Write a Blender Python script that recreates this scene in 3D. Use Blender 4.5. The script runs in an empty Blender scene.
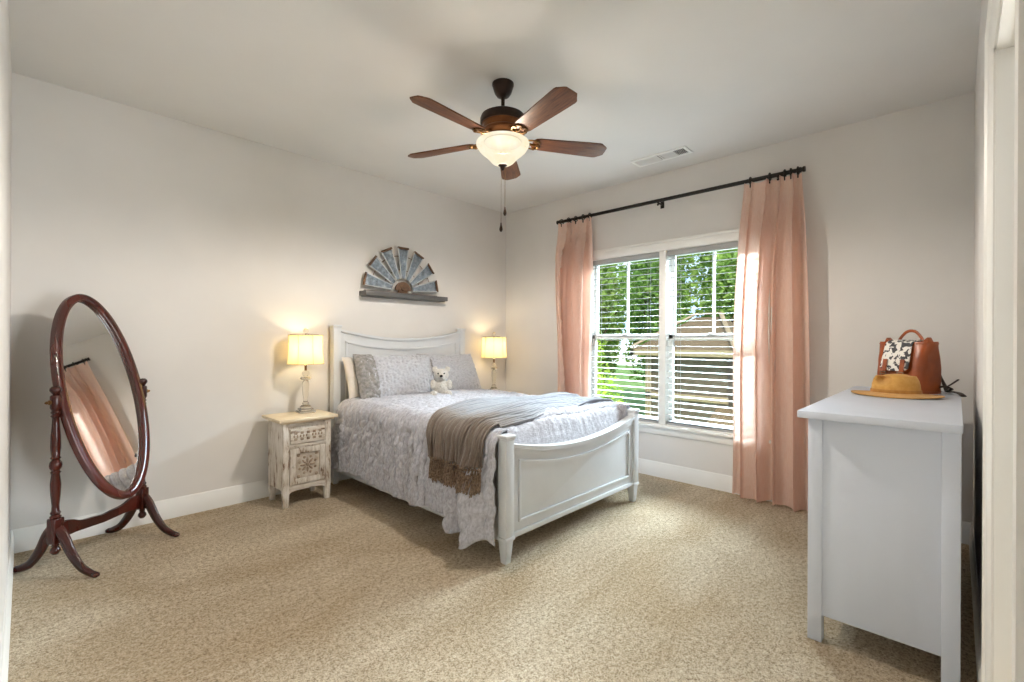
import bpy, bmesh, math, random
from mathutils import Vector, Matrix, noise
from math import sin, cos, pi, radians, sqrt

scene = bpy.context.scene
col = scene.collection
random.seed(7)

# ------------------------------------------------------------------ camera
CAM = Vector((-3.9615, -3.8921, 1.2243))
F_PX, YAW, ROLL = 465.54, 0.7628, 0.004
fwd = Vector((cos(YAW), sin(YAW), -0.0008)).normalized()
rgt = Vector((sin(YAW), -cos(YAW), 0))
up = rgt.cross(fwd)
rgt, up = rgt * cos(ROLL) + up * sin(ROLL), up * cos(ROLL) - rgt * sin(ROLL)
cam_data = bpy.data.cameras.new('camera')
cam = bpy.data.objects.new('camera', cam_data)
col.objects.link(cam)
cam.matrix_world = Matrix((
    (rgt.x, up.x, -fwd.x, CAM.x),
    (rgt.y, up.y, -fwd.y, CAM.y),
    (rgt.z, up.z, -fwd.z, CAM.z),
    (0, 0, 0, 1)))
cam_data.sensor_width = 36
cam_data.sensor_fit = 'HORIZONTAL'
cam_data.lens = 36 * F_PX / 1024
cam_data.clip_start = 0.005
cam_data.clip_end = 200
scene.camera = cam

# ------------------------------------------------------------------ view, sky, daylight
vs = scene.view_settings
vs.view_transform = 'Standard'
vs.look = 'None'
vs.gamma = 1.0
vs.use_curve_mapping = False
vs.exposure = 0.26

world = bpy.data.worlds.new('sky')
scene.world = world
world.use_nodes = True
wn = world.node_tree
wn.nodes.clear()
w_out = wn.nodes.new('ShaderNodeOutputWorld')
w_bg = wn.nodes.new('ShaderNodeBackground')
w_tc = wn.nodes.new('ShaderNodeTexCoord')
w_map = wn.nodes.new('ShaderNodeMapping')
w_map.inputs['Scale'].default_value = (2.0, 2.0, 5.0)
w_noise = wn.nodes.new('ShaderNodeTexNoise')
w_noise.inputs['Scale'].default_value = 2.0
w_noise.inputs['Detail'].default_value = 5
w_ramp = wn.nodes.new('ShaderNodeValToRGB')
w_ramp.color_ramp.elements[0].position = 0.42
w_ramp.color_ramp.elements[0].color = (0.30, 0.55, 0.95, 1)
w_ramp.color_ramp.elements[1].position = 0.62
w_ramp.color_ramp.elements[1].color = (0.95, 0.97, 1.0, 1)
wn.links.new(w_tc.outputs['Generated'], w_map.inputs['Vector'])
wn.links.new(w_map.outputs['Vector'], w_noise.inputs['Vector'])
wn.links.new(w_noise.outputs['Fac'], w_ramp.inputs['Fac'])
wn.links.new(w_ramp.outputs['Color'], w_bg.inputs['Color'])
w_bg.inputs['Strength'].default_value = 1.6
wn.links.new(w_bg.outputs['Background'], w_out.inputs['Surface'])


def add_light(name, kind, loc, energy, color=(1, 1, 1), target=None, size=None, size_y=None, radius=None):
    d = bpy.data.lights.new(name, kind)
    d.energy = energy
    d.color = color
    if kind == 'AREA':
        d.shape = 'RECTANGLE'
        d.size = size
        d.size_y = size_y or size
    elif radius is not None:
        d.shadow_soft_size = radius
    o = bpy.data.objects.new(name, d)
    col.objects.link(o)
    o.location = loc
    if target is not None:
        o.rotation_euler = (Vector(target) - Vector(loc)).to_track_quat('-Z', 'Y').to_euler()
    return o


# sun over the roof of the house, lighting the trees opposite the window
sun = add_light('sun', 'SUN', (0, 0, 20), 4.2, (1.0, 0.93, 0.80), target=(14, 6, 0))
sun.rotation_euler = Vector((0.60, 0.42, -0.80)).to_track_quat('-Z', 'Y').to_euler()
sun.data.angle = radians(1.0)
# bright open sky above the trees, outside the window
add_light('sky_light', 'AREA', (5.3, -2.0, 5.0), 9000, (0.75, 0.89, 1.0), target=(-0.8, -2.0, 1.2), size=8.0, size_y=2.6)
# added fill lamp in the unseen hall, brightening the room through the doorway
add_light('hall_fill_light', 'AREA', (-1.1, -6.4, 1.35), 270, (0.92, 0.97, 1.0), target=(-2.1, 0.0, 1.75), size=1.8, size_y=2.2)


# ------------------------------------------------------------------ node helpers
def lin(c):
    return c / 12.92 if c <= 0.04045 else ((c + 0.055) / 1.055) ** 2.4


def rgb(h):
    return tuple(lin(int(h[i:i + 2], 16) / 255) for i in (0, 2, 4)) + (1.0,)


def new_mat(name):
    m = bpy.data.materials.new(name)
    m.use_nodes = True
    nt = m.node_tree
    return m, nt, nt.nodes['Principled BSDF'], nt.nodes['Material Output']


def nd(nt, kind, **kw):
    n = nt.nodes.new('ShaderNode' + kind)
    for k, v in kw.items():
        if k in n.inputs:
            n.inputs[k].default_value = v
        else:
            setattr(n, k, v)
    return n


def coords(nt, scale=(1, 1, 1), rot=(0, 0, 0)):
    tc = nd(nt, 'TexCoord')
    mp = nd(nt, 'Mapping')
    mp.inputs['Scale'].default_value = scale
    mp.inputs['Rotation'].default_value = rot
    nt.links.new(tc.outputs['Object'], mp.inputs['Vector'])
    return mp.outputs['Vector']


def ramp(nt, fac, stops):
    r = nd(nt, 'ValToRGB')
    e = r.color_ramp.elements
    while len(e) < len(stops):
        e.new(0.5)
    for el, (p, c) in zip(e, stops):
        el.position = p
        el.color = c
    nt.links.new(fac, r.inputs['Fac'])
    return r.outputs['Color']


def noise_tex(nt, vec, scale, detail=3, rough=0.5, dist=0.0):
    n = nd(nt, 'TexNoise', Scale=scale, Detail=detail, Roughness=rough, Distortion=dist)
    nt.links.new(vec, n.inputs['Vector'])
    return n.outputs['Fac']


def bump(nt, height, bsdf, strength=0.3, dist=0.01, prev=None):
    b = nd(nt, 'Bump', Strength=strength, Distance=dist)
    nt.links.new(height, b.inputs['Height'])
    if prev is not None:
        nt.links.new(prev.outputs['Normal'], b.inputs['Normal'])
    nt.links.new(b.outputs['Normal'], bsdf.inputs['Normal'])
    return b


def mottled(name, c1, c2, scale=8, rough=0.6, bscale=None, bstr=0.1, bdist=0.002, stretch=(1, 1, 1), metal=0.0, spec=0.5, detail=4, lo=0.35, hi=0.65):
    m, nt, b, o = new_mat(name)
    v = coords(nt, stretch)
    f = noise_tex(nt, v, scale, detail)
    nt.links.new(ramp(nt, f, [(lo, rgb(c1)), (hi, rgb(c2))]), b.inputs['Base Color'])
    b.inputs['Roughness'].default_value = rough
    b.inputs['Metallic'].default_value = metal
    b.inputs['Specular IOR Level'].default_value = spec
    if bscale:
        bump(nt, noise_tex(nt, v, bscale, 3), b, bstr, bdist)
    return m


M = {}
M['wall'] = mottled('wall_paint', 'dbd8d4', 'dedbd7', 3, 0.85, 220, 0.06, 0.002, spec=0.25)
M['ceiling'] = mottled('ceiling_paint', 'dddcda', 'dfdedc', 3, 0.9, 150, 0.08, 0.002, spec=0.2)
M['hall_paint'] = mottled('hall_wall_paint', '6f6a64', '746f69', 3, 0.85, 220, 0.06, 0.002, spec=0.25)  # kept dark so the unseen hall bounces less light onto the jamb
M['trim'] = mottled('trim_paint', 'e6e5e1', 'eae9e5', 4, 0.4)
M['white'] = mottled('white_lacquer', 'd0d3d6', 'd5d8db', 5, 0.38, 60, 0.02, 0.001)
M['dresser'] = mottled('dresser_paint', 'cfd6e3', 'd3dae7', 5, 0.45, 90, 0.05, 0.001, (1, 1, 0.1))
M['bronze'] = mottled('dark_bronze', '2a1d17', '3a2920', 12, 0.38, metal=0.55)
M['copper_band'] = mottled('antique_copper', '6a4026', '80512f', 10, 0.35, metal=0.7)
M['brass'] = mottled('aged_brass', '6d4f30', '8a683f', 10, 0.35, metal=0.85)
M['black_metal'] = mottled('black_rod_metal', '17130f', '221c17', 20, 0.45, metal=0.4)
M['mahogany'] = mottled('mahogany', '2c0f0a', '43170f', 9, 0.22, 40, 0.03, 0.001, (1, 1, 0.15))
M['mirror_frame'] = mottled('mirror_frame_mahogany', '3c150e', '552018', 9, 0.16, 40, 0.02, 0.001, (1, 1, 0.2), spec=0.8)
M['plastic_white'] = mottled('white_vinyl', 'eeeeec', 'f2f2f0', 5, 0.35)
M['gap'] = mottled('painted_dark', '0d0c0b', '141210', 5, 0.9)  # black for the vent's painted shade and the added plate in the bowl


def make_carpet():
    m, nt, b, o = new_mat('carpet_pile')
    v = coords(nt)
    fine = noise_tex(nt, v, 125, 3, 0.75)
    mid = noise_tex(nt, v, 48, 4, 0.7)
    mx = nd(nt, 'MixRGB', blend_type='MIX')
    mx.inputs['Fac'].default_value = 0.45
    nt.links.new(fine, mx.inputs['Color1'])
    nt.links.new(mid, mx.inputs['Color2'])
    base = ramp(nt, mx.outputs['Color'], [(0.34, rgb('77603f')), (0.45, rgb('c9b292')), (0.53, rgb('eadabe')), (0.66, rgb('fff8ea'))])
    wide = noise_tex(nt, coords(nt, (1.0, 2.2, 1)), 1.3, 4, 0.6, 0.6)
    tint = ramp(nt, wide, [(0.35, rgb('d6c8b2')), (0.65, rgb('ffffff'))])
    mul = nd(nt, 'MixRGB', blend_type='MULTIPLY')
    mul.inputs['Fac'].default_value = 0.7
    nt.links.new(base, mul.inputs['Color1'])
    nt.links.new(tint, mul.inputs['Color2'])
    nt.links.new(mul.outputs['Color'], b.inputs['Base Color'])
    b.inputs['Roughness'].default_value = 1.0
    b.inputs['Specular IOR Level'].default_value = 0.05
    b.inputs['Sheen Weight'].default_value = 0.15
    b1 = bump(nt, mx.outputs['Color'], b, 1.0, 0.035)
    return m


M['carpet'] = make_carpet()


def make_wood(name, dark, light, grain=(14, 14, 1.2), rough=0.35, scale=5):
    m, nt, b, o = new_mat(name)
    v = coords(nt, grain)
    f = noise_tex(nt, v, scale, 6, 0.65, 0.8)
    nt.links.new(ramp(nt, f, [(0.3, rgb(dark)), (0.7, rgb(light))]), b.inputs['Base Color'])
    b.inputs['Roughness'].default_value = rough
    bump(nt, f, b, 0.08, 0.002)
    return m


M['blade'] = make_wood('walnut_blade', '35190c', '7d4c2b', (1.2, 16, 16), 0.5)
M['shelf_wood'] = make_wood('grey_stained_wood', '454443', '6b6a69', (1.2, 14, 14), 0.38)


def make_distressed(name, stretch):
    m, nt, b, o = new_mat(name)
    v = coords(nt, stretch)
    f = noise_tex(nt, v, 9, 7, 0.72, 0.4)
    patch = noise_tex(nt, coords(nt), 7, 3, 0.5)
    add = nd(nt, 'Math', operation='ADD')
    nt.links.new(f, add.inputs[0])
    sc_ = nd(nt, 'Math', operation='MULTIPLY')
    sc_.inputs[1].default_value = 0.42
    nt.links.new(patch, sc_.inputs[0])
    nt.links.new(sc_.outputs[0], add.inputs[1])
    c = ramp(nt, add.outputs[0], [(0.555, rgb('5d4330')), (0.595, rgb('a08a74')), (0.64, rgb('c9c0b4')), (0.80, rgb('e2dcd4'))])
    nt.links.new(c, b.inputs['Base Color'])
    b.inputs['Roughness'].default_value = 0.7
    bump(nt, add.outputs[0], b, 0.35, 0.004)
    return m


M['distressed'] = make_distressed('whitewashed_wood', (4, 4, 0.7))
M['distressed_rail'] = make_distressed('whitewashed_wood_crosswise', (0.8, 4, 4))
M['carving'] = mottled('worn_carving_wash', '8a7460', 'b7a896', 40, 0.75)
M['door_inset'] = mottled('worn_inset_wash', 'b3a696', 'd2cabf', 22, 0.75, 60, 0.3, 0.003)
M['ns_top'] = mottled('pale_washed_top', 'd8c6a6', 'e9dcc3', 10, 0.55, 30, 0.1, 0.002, (0.6, 4, 4))


def make_glass(name, rough=0.0, tint='f6f4ef', ior=1.45):
    m, nt, b, o = new_mat(name)
    b.inputs['Base Color'].default_value = rgb(tint)
    b.inputs['Transmission Weight'].default_value = 1.0
    b.inputs['Roughness'].default_value = rough
    b.inputs['IOR'].default_value = ior
    return m


M['crystal'] = make_glass('lamp_crystal', 0.02)


def make_pane():
    # thin window glass: mostly clear with a faint mirror sheen
    m, nt, b, o = new_mat('window_glass')
    nt.nodes.remove(b)
    t = nd(nt, 'BsdfTransparent')
    t.inputs['Color'].default_value = (0.96, 0.98, 0.97, 1)
    g = nd(nt, 'BsdfGlossy', Roughness=0.02)
    fr = nd(nt, 'Fresnel', IOR=1.2)
    mx = nd(nt, 'MixShader')
    nt.links.new(fr.outputs[0], mx.inputs[0])
    nt.links.new(t.outputs[0], mx.inputs[1])
    nt.links.new(g.outputs[0], mx.inputs[2])
    nt.links.new(mx.outputs[0], o.inputs['Surface'])
    return m


M['pane'] = make_pane()


def make_mirror():
    m, nt, b, o = new_mat('silvered_mirror')
    b.inputs['Base Color'].default_value = (0.88, 0.88, 0.86, 1)
    b.inputs['Metallic'].default_value = 1.0
    b.inputs['Roughness'].default_value = 0.015
    return m


M['mirror'] = make_mirror()


def make_cloth(name, c1, c2, scale=30, weave=300, bstr=0.3, translucent=0.0, stretch=(1, 1, 1), sheen=0.2, rough=0.9, bdist=0.002):
    m, nt, b, o = new_mat(name)
    v = coords(nt, stretch)
    f = noise_tex(nt, v, scale, 4, 0.6)
    c = ramp(nt, f, [(0.35, rgb(c1)), (0.65, rgb(c2))])
    nt.links.new(c, b.inputs['Base Color'])
    b.inputs['Roughness'].default_value = rough
    b.inputs['Specular IOR Level'].default_value = 0.2
    b.inputs['Sheen Weight'].default_value = sheen
    bump(nt, noise_tex(nt, v, weave, 3), b, bstr, bdist)
    if translucent > 0:
        t = nd(nt, 'BsdfTranslucent')
        nt.links.new(c, t.inputs['Color'])
        mx = nd(nt, 'MixShader')
        mx.inputs[0].default_value = translucent
        nt.links.new(b.outputs[0], mx.inputs[1])
        nt.links.new(t.outputs[0], mx.inputs[2])
        nt.links.new(mx.outputs[0], o.inputs['Surface'])
    return m


M['curtain'] = make_cloth('pink_curtain', 'f0d0bf', 'f4dacc', 40, 350, 0.12, 0.45, (4, 4, 0.5))
M['blind'] = make_cloth('white_blind_slat', '9fa09f', 'a6a7a6', 10, 50, 0.02, 0.0, rough=0.5, sheen=0)
M['satin_grey'] = make_cloth('grey_satin_band', '807e7d', 'a5a3a2', 50, 120, 0.5, 0, (1, 1, 1), 0.3, 0.5, 0.004)
M['sham'] = make_cloth('pale_grey_ruched_cotton', 'b4b5bb', 'cacbd1', 40, 90, 0.6, 0, (1, 1, 3), bdist=0.006)
M['pillow_white'] = make_cloth('white_pillowcase', 'dcd6d0', 'e4dfda', 20, 90, 0.3)
M['comforter'] = make_cloth('pale_grey_crinkled_comforter', 'a9a9b1', 'cacad2', 45, 130, 0.7, 0, (1, 2.2, 1), bdist=0.005)
M['plush'] = make_cloth('cream_plush', 'cfcac2', 'e6e2db', 60, 160, 1.0, 0, bdist=0.012)
M['mattress'] = make_cloth('mattress_ticking', 'd9d7d2', 'e3e1dc', 12, 90, 0.2)
M['black_bead'] = mottled('black_bead', '0a0a0a', '101010', 5, 0.2)


def make_throw():
    # knitted throw, taupe towards its fringed end, pale grey along the middle
    m, nt, b, o = new_mat('knitted_throw')
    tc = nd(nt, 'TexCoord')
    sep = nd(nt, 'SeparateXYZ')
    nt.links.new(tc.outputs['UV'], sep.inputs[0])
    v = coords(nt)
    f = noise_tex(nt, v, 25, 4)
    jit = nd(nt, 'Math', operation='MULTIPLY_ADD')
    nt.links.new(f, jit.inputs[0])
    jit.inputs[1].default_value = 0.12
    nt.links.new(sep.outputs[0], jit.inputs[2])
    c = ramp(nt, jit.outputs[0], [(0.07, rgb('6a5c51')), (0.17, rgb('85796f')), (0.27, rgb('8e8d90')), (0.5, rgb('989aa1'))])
    nt.links.new(c, b.inputs['Base Color'])
    b.inputs['Roughness'].default_value = 0.95
    b.inputs['Sheen Weight'].default_value = 0.3
    b.inputs['Specular IOR Level'].default_value = 0.1
    wv = nd(nt, 'TexWave', Scale=1.0)
    wv.bands_direction = 'X'
    mp = nd(nt, 'Mapping')
    mp.inputs['Rotation'].default_value = (0, 0, pi / 2)
    mp.inputs['Scale'].default_value = (22, 22, 1)
    nt.links.new(tc.outputs['UV'], mp.inputs['Vector'])
    nt.links.new(mp.outputs['Vector'], wv.inputs['Vector'])
    wv.inputs['Distortion'].default_value = 1.5
    b1 = nd(nt, 'Bump', Strength=0.6, Distance=0.006)
    nt.links.new(wv.outputs['Fac'], b1.inputs['Height'])
    bump(nt, noise_tex(nt, v, 220, 2), b, 0.6, 0.003, b1)
    return m


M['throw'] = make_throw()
M['fringe'] = make_cloth('taupe_yarn', '4a382c', '967f6a', 90, 300, 0.6)
M['leather'] = mottled('chestnut_leather', '86401a', 'a9531f', 9, 0.32, 150, 0.25, 0.002)
M['leather_dark'] = mottled('dark_leather_strap', '231612', '33211a', 9, 0.4, 150, 0.2, 0.002)
M['buckle'] = mottled('buckle_metal', '7b6a55', '96836a', 9, 0.3, metal=0.9)
M['felt'] = make_cloth('camel_felt', 'c8954c', 'd4a45e', 40, 260, 0.15)
M['felt_band'] = make_cloth('camel_felt_band', 'b07a3c', 'bf8a4a', 40, 260, 0.1)


def make_cowhide():
    m, nt, b, o = new_mat('cowhide_print')
    v = coords(nt)
    f = noise_tex(nt, v, 38, 2, 0.5, 0.5)
    nt.links.new(ramp(nt, f, [(0.45, rgb('4a4a4c')), (0.475, rgb('5d5d60')), (0.49, rgb('f0ece4')), (1.0, rgb('f4f0e8'))]), b.inputs['Base Color'])
    b.inputs['Roughness'].default_value = 0.8
    bump(nt, noise_tex(nt, v, 260, 2), b, 0.3, 0.002)
    return m


M['cowhide'] = make_cowhide()


def make_galvanized():
    m, nt, b, o = new_mat('galvanized_metal')
    v = coords(nt)
    f = noise_tex(nt, v, 28, 4, 0.6)
    nt.links.new(ramp(nt, f, [(0.3, rgb('5f6870')), (0.55, rgb('858f99')), (0.7, rgb('a4adb5'))]), b.inputs['Base Color'])
    b.inputs['Metallic'].default_value = 0.45
    b.inputs['Roughness'].default_value = 0.5
    return m


M['galvanized'] = make_galvanized()
M['zinc_rim'] = mottled('bright_zinc_rim', 'b9bdc0', 'd0d3d5', 20, 0.4, metal=0.3)
M['rust'] = mottled('rusty_rim', '4c3727', '6e523d', 25, 0.7)


def make_emit(name, hexc, strength, base='f0e6d0'):
    m, nt, b, o = new_mat(name)
    b.inputs['Base Color'].default_value = rgb(base)
    b.inputs['Emission Color'].default_value = rgb(hexc)
    b.inputs['Emission Strength'].default_value = strength
    b.inputs['Roughness'].default_value = 0.4
    return m


M['bulb'] = make_emit('lamp_bulb', 'ffe9b0', 6.0)


def make_shade():
    m, nt, b, o = new_mat('cream_shade_fabric')
    b.inputs['Base Color'].default_value = rgb('f1e6c4')
    b.inputs['Roughness'].default_value = 0.9
    t = nd(nt, 'BsdfTranslucent')
    t.inputs['Color'].default_value = rgb('f6e3ae')
    mx = nd(nt, 'MixShader')
    mx.inputs[0].default_value = 0.55
    nt.links.new(b.outputs[0], mx.inputs[1])
    nt.links.new(t.outputs[0], mx.inputs[2])
    nt.links.new(mx.outputs[0], o.inputs['Surface'])
    return m


M['shade'] = make_shade()
M['shade_trim'] = make_cloth('shade_trim', 'c8b184', 'd6c197', 20, 200, 0.1)


def make_bowl():
    # frosted glass: half of the lamp's light passes through, the rest makes it glow
    m, nt, b, o = new_mat('alabaster_glass')
    nt.nodes.remove(b)
    v = coords(nt)
    f = noise_tex(nt, v, 9, 4, 0.6, 1.2)
    c = ramp(nt, f, [(0.3, rgb('ffecc2')), (0.7, rgb('fff6e0'))])
    e = nd(nt, 'Emission', Strength=0.92)
    nt.links.new(c, e.inputs['Color'])
    t = nd(nt, 'BsdfTransparent')
    t.inputs['Color'].default_value = (1.0, 0.97, 0.92, 1)
    g = nd(nt, 'BsdfGlossy', Roughness=0.25)
    a1 = nd(nt, 'MixShader')
    a1.inputs[0].default_value = 0.26
    nt.links.new(e.outputs[0], a1.inputs[1])
    nt.links.new(t.outputs[0], a1.inputs[2])
    a2 = nd(nt, 'MixShader')
    a2.inputs[0].default_value = 0.012
    nt.links.new(a1.outputs[0], a2.inputs[1])
    nt.links.new(g.outputs[0], a2.inputs[2])
    nt.links.new(a2.outputs[0], o.inputs['Surface'])
    return m


M['bowl'] = make_bowl()
# outdoors
M['leaf_mid'] = make_cloth('tree_leaves', '6b8f36', 'aac468', 3, 30, 0, 0.3, sheen=0, rough=0.6)
M['leaf_dark'] = make_cloth('dark_tree_leaves', '4d7430', '90b054', 3, 30, 0, 0.3, sheen=0, rough=0.6)
M['leaf_bright'] = make_cloth('bright_bush_leaves', '8cb433', 'c9de62', 3, 30, 0, 0.35, sheen=0, rough=0.6)
M['bark'] = mottled('tree_bark', '3a2c20', '5a4634', 6, 0.95, 20, 0.6, 0.02)
M['lawn'] = mottled('lawn_ground', '5b7a35', '7f9b52', 2, 1.0)


def make_shingle():
    m, nt, b, o = new_mat('roof_shingles')
    v = coords(nt)
    br = nd(nt, 'TexBrick')
    br.inputs['Color1'].default_value = rgb('6d5a40')
    br.inputs['Color2'].default_value = rgb('7d694c')
    br.inputs['Mortar'].default_value = rgb('4c3e2c')
    br.inputs['Scale'].default_value = 4.0
    br.inputs['Mortar Size'].default_value = 0.03
    nt.links.new(v, br.inputs['Vector'])
    nt.links.new(br.outputs['Color'], b.inputs['Base Color'])
    b.inputs['Roughness'].default_value = 0.95
    return m


M['shingle'] = make_shingle()
M['siding'] = mottled('house_siding', '54483a', '625546', 5, 0.9)
M['fascia'] = mottled('house_fascia', '8d7a5c', '9a8768', 5, 0.7)
M['house_glass'] = mottled('house_window_glass', '20262c', '2c343b', 4, 0.1)


# ------------------------------------------------------------------ mesh helpers
class MB:
    def __init__(self):
        self.bm = bmesh.new()
        self.uv = None

    def face(self, vs):
        try:
            return self.bm.faces.new(vs)
        except ValueError:
            return None

    def box(self, p0, p1, bev=0.0, taper=None, rot=None, pivot=None, seg=2):
        """axis aligned box p0..p1; taper=(tx,ty) scales the bottom face; bevelled edges"""
        x0, y0, z0 = p0
        x1, y1, z1 = p1
        cx_, cy_ = (x0 + x1) / 2, (y0 + y1) / 2
        vs = []
        for z in (z0, z1):
            tx, ty = (taper if (taper and z == z0) else (1, 1))
            for x, y in ((x0, y0), (x1, y0), (x1, y1), (x0, y1)):
                vs.append(self.bm.verts.new((cx_ + (x - cx_) * tx, cy_ + (y - cy_) * ty, z)))
        fs = [(0, 3, 2, 1), (4, 5, 6, 7), (0, 1, 5, 4), (1, 2, 6, 5), (2, 3, 7, 6), (3, 0, 4, 7)]
        faces = [self.face([vs[i] for i in f]) for f in fs]
        geo = vs
        if bev > 0:
            edges = list({e for f in faces for e in f.edges})
            r = bmesh.ops.bevel(self.bm, geom=edges, offset=bev, segments=seg, profile=0.5, affect='EDGES')
            geo = list({v for f in r['faces'] for v in f.verts} | {v for v in vs if v.is_valid})
        if rot is not None:
            bmesh.ops.rotate(self.bm, verts=geo, cent=pivot or ((x0 + x1) / 2, (y0 + y1) / 2, (z0 + z1) / 2), matrix=rot)
        return geo

    def lathe(self, prof, cen=(0, 0, 0), n=24, mat=None, sx=1.0, sy=1.0, closed=True):
        """prof: list of (r,z); revolve about z through cen"""
        rings = []
        for r, z in prof:
            if r < 1e-5:
                rings.append([self.bm.verts.new((cen[0], cen[1], cen[2] + z))])
            else:
                rings.append([self.bm.verts.new((cen[0] + r * sx * cos(2 * pi * k / n), cen[1] + r * sy * sin(2 * pi * k / n), cen[2] + z)) for k in range(n)])
        for a, b in zip(rings, rings[1:]):
            for k in range(n):
                k2 = (k + 1) % n
                if len(a) == 1 and len(b) == 1:
                    continue
                if len(a) == 1:
                    self.face((a[0], b[k2], b[k]))
                elif len(b) == 1:
                    self.face((a[k], a[k2], b[0]))
                else:
                    self.face((a[k], a[k2], b[k2], b[k]))
        if closed:
            if len(rings[0]) > 1:
                self.face(list(reversed(rings[0])))
            if len(rings[-1]) > 1:
                self.face(rings[-1])
        vs = [v for r in rings for v in r]
        if mat is not None:
            bmesh.ops.transform(self.bm, matrix=mat, verts=vs)
        return vs

    def tube(self, pts, r, n=10, cap=True, flat=1.0, upv=(0, 0, 1)):
        """swept tube along pts; r a number or a list; flat squashes the second axis"""
        pts = [Vector(p) for p in pts]
        rs = r if isinstance(r, (list, tuple)) else [r] * len(pts)
        rings = []
        upv = Vector(upv)
        for i, p in enumerate(pts):
            t = (pts[min(i + 1, len(pts) - 1)] - pts[max(i - 1, 0)]).normalized()
            a = t.cross(upv)
            if a.length < 1e-3:
                a = t.cross(Vector((1, 0, 0)))
            a.normalize()
            b = a.cross(t).normalized()
            rings.append([self.bm.verts.new(p + a * (rs[i] * cos(2 * pi * k / n)) + b * (rs[i] * flat * sin(2 * pi * k / n))) for k in range(n)])
        for a, b in zip(rings, rings[1:]):
            for k in range(n):
                self.face((a[k], a[(k + 1) % n], b[(k + 1) % n], b[k]))
        if cap:
            self.face(list(reversed(rings[0])))
            self.face(rings[-1])
        return [v for r_ in rings for v in r_]

    def grid(self, fn, nu, nv, uv=False, flip=False):
        """sheet from fn(u,v) -> Vector"""
        vs = [[self.bm.verts.new(fn(i / nu, j / nv)) for j in range(nv + 1)] for i in range(nu + 1)]
        lay = self.bm.loops.layers.uv.verify() if uv else None
        for i in range(nu):
            for j in range(nv):
                q = [(i, j), (i + 1, j), (i + 1, j + 1), (i, j + 1)]
                if flip:
                    q.reverse()
                f = self.face([vs[a][b] for a, b in q])
                if lay and f:
                    for lp, (a, b) in zip(f.loops, q):
                        lp[lay].uv = (a / nu, b / nv)
        return vs

    def prism(self, outline, axis, lo, hi, bev=0.0):
        """extrude a 2-D outline along axis ('x','y','z') from lo to hi"""
        def P(a, b, c):
            return {'x': (c, a, b), 'y': (a, c, b), 'z': (a, b, c)}[axis]
        A = [self.bm.verts.new(P(a, b, lo)) for a, b in outline]
        B = [self.bm.verts.new(P(a, b, hi)) for a, b in outline]
        n = len(A)
        fs = [self.face(list(reversed(A))), self.face(B)]
        for k in range(n):
            fs.append(self.face((A[k], A[(k + 1) % n], B[(k + 1) % n], B[k])))
        if bev > 0:
            edges = list({e for f in fs[:2] if f for e in f.edges})
            bmesh.ops.bevel(self.bm, geom=edges, offset=bev, segments=2, profile=0.5, affect='EDGES')
        return A + B

    def ball(self, c, r, n=16, sc=(1, 1, 1)):
        k = bmesh.ops.create_uvsphere(self.bm, u_segments=n, v_segments=max(6, n // 2), radius=r)
        for v in k['verts']:
            v.co = Vector((v.co.x * sc[0] + c[0], v.co.y * sc[1] + c[1], v.co.z * sc[2] + c[2]))
        return k['verts']

    def build(self, name, mat, parent=None, smooth=40, loc=None, rot=None, solid=0.0, keep_normals=False):
        if not keep_normals:
            bmesh.ops.recalc_face_normals(self.bm, faces=self.bm.faces[:])
        me = bpy.data.meshes.new(name)
        self.bm.to_mesh(me)
        self.bm.free()
        me.materials.append(mat)
        if smooth:
            for p in me.polygons:
                p.use_smooth = True
            try:
                me.set_sharp_from_angle(angle=radians(smooth))
            except Exception:
                pass
        o = bpy.data.objects.new(name, me)
        col.objects.link(o)
        if parent is not None:
            o.parent = parent
        if loc is not None:
            o.location = loc
        if rot is not None:
            o.rotation_euler = rot
        if solid:
            md = o.modifiers.new('thickness', 'SOLIDIFY')
            md.thickness = solid
            md.offset = -1
        return o


def tag(o, label, cat, group=None, kind=None):
    o['label'] = label
    o['category'] = cat
    if group:
        o['group'] = group
    if kind:
        o['kind'] = kind
    return o


def thing(name, label, cat, loc, rz=0.0, group=None):
    o = bpy.data.objects.new(name, None)
    o.empty_display_size = 0.1
    col.objects.link(o)
    o.location = loc
    o.rotation_euler = (0, 0, rz)
    return tag(o, label, cat, group)


def structure(o, label=None, cat=None):
    o['kind'] = 'structure'
    if label:
        o['label'] = label
        o['category'] = cat
    return o


def copy_tree(o, parent=None):
    c = o.copy()
    col.objects.link(c)
    c.parent = parent
    for ch in list(o.children):
        copy_tree(ch, c)
    return c


def bez(p, n=16):
    """Catmull-Rom through 2-D or 3-D points"""
    P = [Vector(q) for q in p]
    out = []
    for i in range(len(P) - 1):
        p0, p1, p2, p3 = P[max(i - 1, 0)], P[i], P[i + 1], P[min(i + 2, len(P) - 1)]
        for k in range(n):
            t = k / n
            out.append(0.5 * ((2 * p1) + (p2 - p0) * t + (2 * p0 - 5 * p1 + 4 * p2 - p3) * t * t + (3 * p1 - p0 - 3 * p2 + p3) * t ** 3))
    out.append(P[-1])
    return out


# ------------------------------------------------------------------ room shell
H = 2.74
XW, YS = -4.017, -3.965           # inner faces of the west and south walls
T = 0.14
WY0, WY1, WZ0, WZ1 = -2.78, -1.18, 0.47, 2.045      # window opening in the east wall
DX0, DX1, DZ = -3.04, -2.20, 2.00                  # doorway in the south wall

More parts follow.
